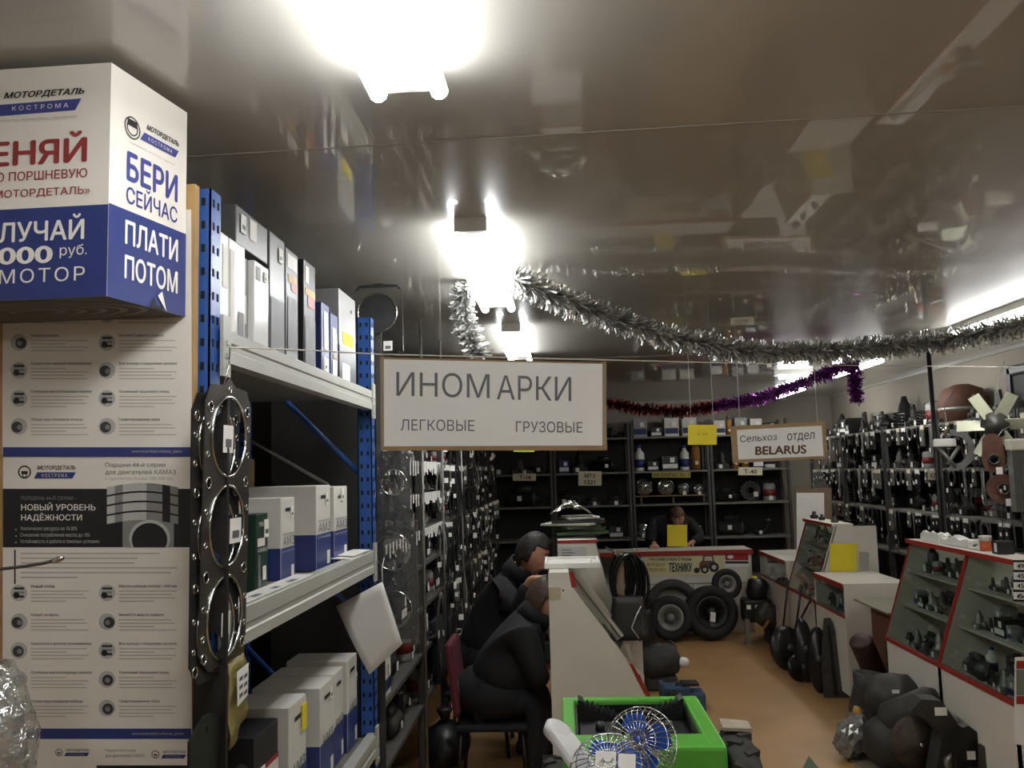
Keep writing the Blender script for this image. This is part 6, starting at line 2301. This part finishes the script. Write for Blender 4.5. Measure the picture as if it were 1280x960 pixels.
for n, m, fn in (('block', IRON, lambda mb: mb.box((-.1, -.1, .2), (.16, .12, .42), 0, None, .03)), ('cylinder_head', BLK, lambda mb: Lx(mb, [(.08, 0), (.1, .04), (.1, .16), (.06, .19)], (.03, 0, .42), (.2, .2, 0))),
                 ('leg', GALV, lambda mb: mb.box((-.1, -.1, 0), (-.055, -.06, .24))), ('leg', IRON, lambda mb: mb.box((.12, -.08, 0), (.18, .1, .24))), ('pulley', IRON2, lambda mb: Lx(mb, [(.03, -.02), (.12, -.02), (.1, 0), (.12, .02), (.03, .02)], (.1, -.14, .28), (math.pi / 2, 0, 0))),
                 ('yellow_cap', YELLOW, lambda mb: mb.box((.0, -.03, .6), (.05, .01, .625))), ('price_tag', TAG, lambda mb: mb.box((-.08, -.104, .33), (-.04, -.101, .37))), ('price_tag', TAG, lambda mb: mb.box((-.0, -.104, .32), (.05, -.101, .37))), ('gold_valve', OCH, lambda mb: mb.tube([(.05, -.18, .16), (.1, -.2, .24)], .014, 8))):
    mb = MB()
    fn(mb)
    link(n, mb.mesh(n, m), t)
for k, (u0, v0, u1, v1, lb) in enumerate(((975, 792, 985, 726, 'thin dark rod leaning on the far right counter'), (996, 800, 1001, 738, 'second dark rod leaning on the far right counter'), (1010, 790, 1013, 750, 'short dark rod leaning on the far right counter'))):
    a = fl(u0, v0 + 30)
    a.x = min(a.x, 1.92)
    b = atX(u1, v1, 1.965)
    t = thing('steel_rod', lb, 'rod', a)
    m = MB().tube([a, a.lerp(b, .5), b], .009, 6)
    m.build('rod', IRON, t)
    m = MB().tube([b, b + Vector((-.02, -.05, .03)), b + Vector((-.03, -.1, -.01))], .007, 6)
    m.build('hooked_end', IRON, t)

# heap on a board before the near showcase
o = MB().slab([fl(1040, 929), fl(1072, 918), Vector((1.97, 4.35, 0)), Vector((1.62, 4.35, 0))], (0, 0, 1), .012)
o.v = [Vector((v_.x, v_.y, v_.z + .001)) for v_ in o.v]
o = o.build('floor_board', mat('grey_board', (120, 112, 92), .7, var=.15))
tag(o, 'thin grey board on the floor under the heap of castings', 'board')
p = fl(1014, 958)
o = MB().slab([fl(1003, 962), fl(1011, 946), fl(1024, 962), fl(1018, 985)], (0, 0, 1), .006).build('green_card', mat('dull_green', (70, 84, 60), .6, var=.1))
tag(o, 'dull green card corner on the floor at the bottom edge', 'card')


def heap(name, label, cat, c, parts):
    t = thing(name, label, cat, c)
    for n, m, fn in parts:
        mb = MB()
        fn(mb)
        link(n, mb.mesh(n, m), t)
    return t


def bellows(mb, a, b, r, n=9):
    a, b = Vector(a), Vector(b)
    pts, rr = [], []
    for k in range(n * 2 + 1):
        pts.append(a.lerp(b, k / (n * 2)))
        rr.append(r if k % 2 else r * .88)
    mb.tube(pts, rr, 14)


q0 = atY(1090, 845, 5.75)
heap('corrugated_pipe', 'brown corrugated pipe leaning on the white end panel above the heap', 'pipe', (q0.x, q0.y, 0), [
    ('pipe', mat('brown_rubber', (56, 32, 28), .6, var=.2), lambda mb: bellows(mb, (.06, .1, .32), (-.06, .0, .57), .075)),
    ('pipe_stand', BLK, lambda mb: mb.box((-.02, .0, 0), (.16, .2, .33), 0, None, .03))])
q0 = atY(1078, 860, 5.5)
heap('black_boot', 'black open topped rubber boot shaped housing in the heap', 'housing', (q0.x, q0.y, 0), [
    ('housing', DUSTBLK, lambda mb: (mb.lathe([(.1, .02), (.11, .2), (.09, .34), (.1, .42), (.085, .42), (.075, .34), (.09, .2)], 18, M=Matrix.Rotation(.12, 4, 'Y'), close=True), mb.box((-.1, -.1, .0), (.1, .1, .1), 0, None, .02)))])
q0 = atY(1112, 880, 5.25)
heap('tank_bag', 'large black faceted canister lying on top of the heap', 'canister', (q0.x + .02, q0.y, 0), [
    ('canister', DUSTBLK, lambda mb: (mb.blob((0, 0, .33), (.17, .16, .15), 0, .07, 2, None, 4), mb.box((-.12, -.12, 0), (.14, .12, .24), 0, None, .03))),
    ('price_tag', TAG, lambda mb: mb.box((-.06, -.165, .4), (-.02, -.16, .42)))])
q0 = fl(1060, 940)
heap('wrapped_roll', 'crumpled foil wrapped roll at the floor edge of the heap', 'roll', (q0.x - .07, q0.y - .12, .014), [
    ('roll', mat('foil_wrap', (150, 150, 146), .25, .6, var=.35, scale=25), lambda mb: mb.blob((0, 0, .13), (.085, .1, .13), 0, .16, 3, Matrix.Rotation(.5, 4, 'Y'), 7)),
    ('gold_cap', OCH, lambda mb: Lx(mb, [(.025, 0), (.03, .05), (.0, .055)], (.1, .03, .215), (.3, .3, 0), 12))])
q0 = fl(1120, 968)
heap('gearbox_casting', 'big dark casting with a brown round cover in the middle of the heap', 'casting', (q0.x + .03, q0.y - .06, .014), [
    ('casting', DUSTBLK, lambda mb: (mb.blob((0, .08, .15), (.19, .17, .16), 0, .05, 3, None, 3), Lx(mb, [(.08, 0), (.12, .05), (.1, .3), (.07, .34)], (-.05, .1, .22), (.5, .9, 0)))),
    ('round_cover', mat('rusty_cover', (74, 62, 50), .6, .3, var=.35, scale=25), lambda mb: Lx(mb, [(0, .06), (.05, .055), (.06, .03), (.12, .02), (.135, 0), (.12, -.03)], (.02, -.1, .2), (math.pi / 2 - .2, 0, .2), 26)),
    ('centre_bolt', CHROME, lambda mb: mb.blob((.03, -.17, .21), .012)),
    ('paper_label', TAG, lambda mb: mb.box((.06, -.03, .3), (.12, .02, .304)))])
q0 = atY(1177, 955, 4.66)
heap('arched_casting', 'tall black arched casting with a light bushing ring right of the brown cover', 'casting', (q0.x + .02, q0.y, .014), [
    ('arch', DUSTBLK, lambda mb: mb.prism([(-.16, 0), (.14, 0), (.12, .16), (.05, .36), (-.02, .47), (-.12, .48), (-.18, .42), (-.1, .38), (-.03, .3), (-.08, .1)], 'y', -.06, .06)),
    ('bushing', GALV, lambda mb: Lx(mb, [(.032, 0), (.048, 0), (.048, .03), (.032, .03)], (.01, -.062, .17), (math.pi / 2, 0, 0))),
    ('price_tag', TAG, lambda mb: mb.box((-.06, -.064, .4), (-.0, -.061, .44)))])
for k, (u, lb) in enumerate(((1212, 'black A shaped steel bracket standing by the near showcase'), (1242, 'grey brown A shaped bracket right of the black one'))):
    q0 = atY(u, 965, 4.5)
    heap('steel_bracket', lb, 'bracket', (q0.x - .02 * k, q0.y - .07 * k, 0), [
        ('bracket', SHARE if k == 0 else IRON2, lambda mb: (mb.prism([(-.08, 0), (-.045, 0), (-.04, .2), (.04, .2), (.045, 0), (.08, 0), (.075, .24), (.05, .36), (.0, .4), (-.03, .39), (-.065, .3)], 'y', -.03, .03))),
        ('label', TAG, lambda mb: mb.box((-.02, -.033, .24), (.02, -.031, .28)))])
q0 = atY(1272, 962, 4.2)
heap('dark_roller', 'dark round roller at the lower right corner', 'roller', (q0.x - .05, q0.y, 0), [('roller', IRON, lambda mb: Lx(mb, [(.03, -.1), (.09, -.1), (.1, 0), (.09, .1), (.03, .1)], (0, 0, .1), (math.pi / 2, 0, .4))), ('shaft', IRON2, lambda mb: Lx(mb, [(.02, -.15), (.02, .15)], (0, 0, .1), (math.pi / 2, 0, .4)))])
# board over a brown box between the counters
o = MB().box((2.12, 5.72, .0), (2.5, 6.2, .73)).build('brown_box', RUST)
tag(o, 'brown box filling the gap between the two right hand counters', 'box')
o = MB().box((2.04, 5.68, .733), (2.52, 6.3, .745)).build('plywood_sheet', mat('green_grey_board', (128, 124, 100), .6, var=.1))
tag(o, 'thin greenish board lying on the brown box between the counters', 'board')

# ------------------------------------------------------------------ on top of the right counters
zt = 1.2115
for k, (u, v, w, d, h, lb) in enumerate(((1176, 680, .13, .1, .05, 'crumpled white paper bag at the left end of the near showcase top'), (1204, 684, .16, .08, .045, 'flat white packet in the middle of the near showcase top'), (1224, 690, .1, .06, .04, 'small white packet before the orange jar'))):
    p = atX(u, v, 2.28)
    t = thing('paper_packet', lb, 'packet', (2.265, p.y, zt), 'white packets on the near showcase')
    bm = bmesh.new()
    bmesh.ops.create_cube(bm, size=1)
    bmesh.ops.subdivide_edges(bm, edges=bm.edges[:], cuts=4, use_grid_fill=True)
    rs = random.Random(k)
    for q_ in bm.verts:
        kk = q_.co.z + .5
        q_.co = Vector((q_.co.x * d, q_.co.y * w * 2, .001 + kk * h * (.5 + .7 * rs.random())))
    mb = MB()
    mb.bm(bm)
    link('packet', mb.mesh('packet', PAPER), t)
p = atX(1240, 692, 2.3)
t = thing('plastic_jar', 'orange jar with clear lid on the near showcase top', 'jar', (2.27, p.y, zt))
link('jar_body', MB().lathe([(.03, 0), (.032, .004), (.032, .05)], 18).mesh('jar_body', mat('orange_plastic', (186, 84, 36), .3)), t)
link('lid', MB().lathe([(.033, .05), (.033, .075), (.03, .078), (0, .078)], 18).mesh('lid', mat('pale_lid', (196, 190, 180), .3)), t)
p = atX(1262, 696, 2.3)
t = thing('small_carton', 'small black carton with white print on the near showcase top', 'box', (2.27, p.y, zt))
link('box_body', MB().box((-.04, -.035, 0), (.04, .035, .065), 0, None, .002).mesh('box_body', BLACKP), t)
link('printed_panel', MB().box((-.0415, -.02, .01), (-.0402, .005, .055)).mesh('printed_panel', PAPER), t)
for k, (u, v, s, lb) in enumerate(((1019, 650, .035, 'black knob at the far end of the far showcase top'), (1034, 655, .028, 'small dark part in the middle of the far showcase top'), (1050, 656, .03, 'grey part near the white packet on the far showcase top'))):
    p = atX(u, v + 4, 2.3)
    t = thing('small_part', lb, 'part', (2.26, min(7.9, max(7.17, p.y)), zt))
    link('part_body', MB().lathe([(s, 0), (s, s * .8), (s * .5, s), (s * .5, s * 1.6), (0, s * 1.6)], 14).mesh('part_body', IRON if k < 2 else IRON2), t)
    link('cap', MB().lathe([(s * .4, s * 1.6), (s * .3, s * 1.9), (0, s * 1.9)], 10).mesh('cap', CHROME), t)

# number strip and red banded card at the right edge
F = PxFace(3.8)
t = thing('number_strip', 'hanging strip of black and white number cards at the right edge', 'number cards', F.p(1274, 752))
for k, s in enumerate(('49', '45', '45', '6')):
    v = 703 + k * 12.4
    g = MB().slab([F.p(1267.5, v + 9), F.p(1284, v + 9.6), F.p(1284, v), F.p(1267, v)], (0, 1, 0), .002).build('number_card', PAPER, t)
    mb = MB()
    PxFace(3.798).text(mb, s, 1271, v + 1.5, 1280, v + 7.5, 0, bold=.03)
    mb.build('number', INK, g)
F = PxFace(3.804)
MB().slab([F.p(1266.6, 752), F.p(1285, 752), F.p(1285, 700), F.p(1266.6, 700)], (0, 1, 0), .001).build('backing', BLACKP, t)
F = PxFace(3.72)
t = thing('price_board', 'white framed card with red bands on the near showcase front at right edge', 'card', F.p(1276, 880))
MB().slab([F.p(1268, 930), F.p(1300, 935), F.p(1300, 820), F.p(1269, 822)], (0, 1, 0), .004).build('card', PAPER, t)
F = PxFace(3.718)
mb = MB()
F.rect(mb, 1270.5, 836, 1300, 826, 0)
mb.build('red_band', REDEDGE, t)
mb = MB()
F.rect(mb, 1270.5, 880, 1300, 870, 0)
mb.build('red_band', REDEDGE, t)
mb = MB()
F.rect(mb, 1270.5, 869, 1300, 837, 0)
mb.build('grey_panel', mat('print_dull_green', (110, 120, 110), .5), t)

# ------------------------------------------------------------------ big goods hanging on the right rack
CREAMM = mat('cream_metal', (202, 204, 178), .4, .1, var=.06)
c = atY(1244, 531, 5.75)
t = thing('fan_impeller', 'cream six bladed metal fan wheel hanging on the right rack', 'fan wheel', c)
q = Vector((-.55, -.9, -.05)).normalized().to_track_quat('Z', 'Y').to_matrix().to_4x4()
link('hub', MB().lathe([(.0, .06), (.045, .055), (.06, .02), (.085, .01), (.085, -.02), (0, -.02)], 22, M=q).mesh('hub', IRON2), t)
for k in range(6):
    a = math.radians(-90 + 30 + 60 * k)
    Mq = q @ Matrix.Rotation(a, 4, 'Z') @ Matrix.Rotation(.62, 4, 'X')
    mb = MB().box((.06, -.042, -.002), (.225, .042, .002), 0, Mq)
    link('blade', mb.mesh('blade', CREAMM), t)
    mb = MB().box((.03, -.02, -.005), (.1, .02, -.002), 0, Mq)
    link('blade_bracket', mb.mesh('blade_bracket', GALV), t)
link('hang_wire', MB().tube([(0, 0, .05), (.06, .03, .3), (.12, .06, .42)], .003, 5).mesh('hang_wire', GALV), t)
c = atY(1187, 562, 6.0)
t = thing('brake_plate', 'grey round backing plate with white cup hanging left of the fan wheel', 'brake part', c)
q = Vector((-.3, -.95, 0)).normalized().to_track_quat('Z', 'Y').to_matrix().to_4x4()
vs, fs = plate([(.03 + .125 * math.cos(a), .135 * math.sin(a)) for a in [-1.9 + 3.8 * k / 24 for k in range(25)]] + [(.03 + .085 * math.cos(a), .095 * math.sin(a)) for a in [1.9 - 3.8 * k / 24 for k in range(25)]], [], .012)
link('half_ring', MB().add([q @ v_ for v_ in vs], fs).mesh('half_ring', mat('grey_primer', (128, 128, 128), .5, .1, var=.1)), t)
link('cup', MB().box((-.1, .02, -.02), (.04, .075, .05), 0, q, .012).mesh('cup', PAPER), t)
link('chrome_cap', MB().lathe([(.03, .0), (.03, .05), (.02, .06), (0, .06)], 14, M=q @ Matrix.Translation((-.02, .1, .02)) @ Matrix.Rotation(-math.pi / 2, 4, 'X')).mesh('chrome_cap', CHROME), t)
for a, b in (((-.07, .02, .01), (.03, -.12, .01)), ((.06, .02, .01), (-.02, -.1, .01))):
    link('strut', MB().tube([q @ Vector(a), q @ Vector(b)], .012, 8).mesh('strut', GALV), t)
link('hang_wire', MB().tube([(0, 0, .1), (.03, .1, .3), (.165, .2, .44)], .003, 5).mesh('hang_wire', GALV), t)
for k, (u, v, s, lb) in enumerate(((1242, 574, .085, 'brown primed bracket with bearing hole hanging under the fan wheel'), (1254, 611, .095, 'round brown primed hub hanging below the brown bracket'))):
    c = atY(u, v, 5.62)
    t = thing('primed_hub', lb, 'hub', c)
    q = Vector((-.3, -.95, 0)).normalized().to_track_quat('Z', 'Y').to_matrix().to_4x4()
    vs, fs = plate([(s * math.cos(a) * (1 if k else .8), s * math.sin(a) + (0 if k or math.sin(a) < .6 else s * .9)) for a in [2 * math.pi * j / 28 for j in range(28)]], [circ(0, 0, s * .3, 18)], .03)
    link('plate', MB().add([q @ v_ for v_ in vs], fs).mesh('plate', RUST), t)
    link('bearing', MB().lathe([(s * .3, -.02), (s * .46, -.02), (s * .42, .035), (s * .3, .035)], 18, M=q, close=True).mesh('bearing', IRON2 if k == 0 else RUST), t)
    link('price_tag', MB().slab([(-.02, -.06, -s - .01), (.02, -.06, -s - .01), (.02, -.06, -s + .035), (-.02, -.06, -s + .035)], (0, -1, 0), .002).mesh('price_tag', TAG), t)
    link('hang_wire', MB().tube([(0, .02, s), (.1, .06, s + .1), (.3, .1, s + .18)], .003, 5).mesh('hang_wire', GALV), t)
a, b = atY(1268, 640, 5.5), atY(1290, 548, 5.5)
t = thing('finned_radiator', 'upright grey finned radiator core at the right edge of the rack', 'radiator', (a.x, 5.5, a.z))
w, h = .14, b.z - a.z
for k in range(12):
    link('fin', MB().box((.012 * k, -.03, 0), (.012 * k + .004, .03, h * .84)).mesh('fin', GALV), t)
link('tank', MB().box((-.01, -.035, h * .84), (w + .01, .035, h), 0, None, .01).mesh('tank', mat('pale_tank', (190, 186, 172), .5)), t)
link('bracket', MB().tube([(.1, .02, h * .9), (.3, .1, h * .9), (.42, .14, h * .9)], .01, 6).mesh('bracket', GALV), t)
# large pieces on the top shelf, back row
q0 = Vector((3.36, 7.3, 2.001))
t = thing('round_tank', 'brown domed tank at the back of the right rack top shelf', 'tank', q0)
link('tank_shell', MB().lathe([(.14, 0), (.19, .02), (.19, .2), (.15, .28), (.06, .32), (0, .325)], 26).mesh('tank_shell', RUST), t)
link('strap', MB().lathe([(.193, .1), (.193, .13)], 26).mesh('strap', GALV), t)
t = thing('radiator_frame', 'large dark framed radiator at the back of the right rack top shelf', 'radiator', (3.38, 6.2, 2.001))
link('frame', MB().box((-.04, -.36, 0), (.04, .36, .06)).box((-.04, -.36, .3), (.04, .36, .38), 0, None, .02).box((-.04, -.36, .0), (.04, -.3, .38)).box((-.04, .3, 0), (.04, .36, .38)).mesh('frame', BLK), t)
link('core', MB().box((-.025, -.3, .06), (.025, .3, .3)).mesh('core', mat('radiator_core', (60, 60, 58), .6, .3, var=.3, scale=80)), t)
a = atY(1165, 500, 6.45)
o = MB().tube([(a.x, a.y, .001), (a.x, a.y, H - .001)], .017, 8).build('support_pole', BLK)
tag(o, 'dark pole from floor to ceiling before the right rack', 'pole')
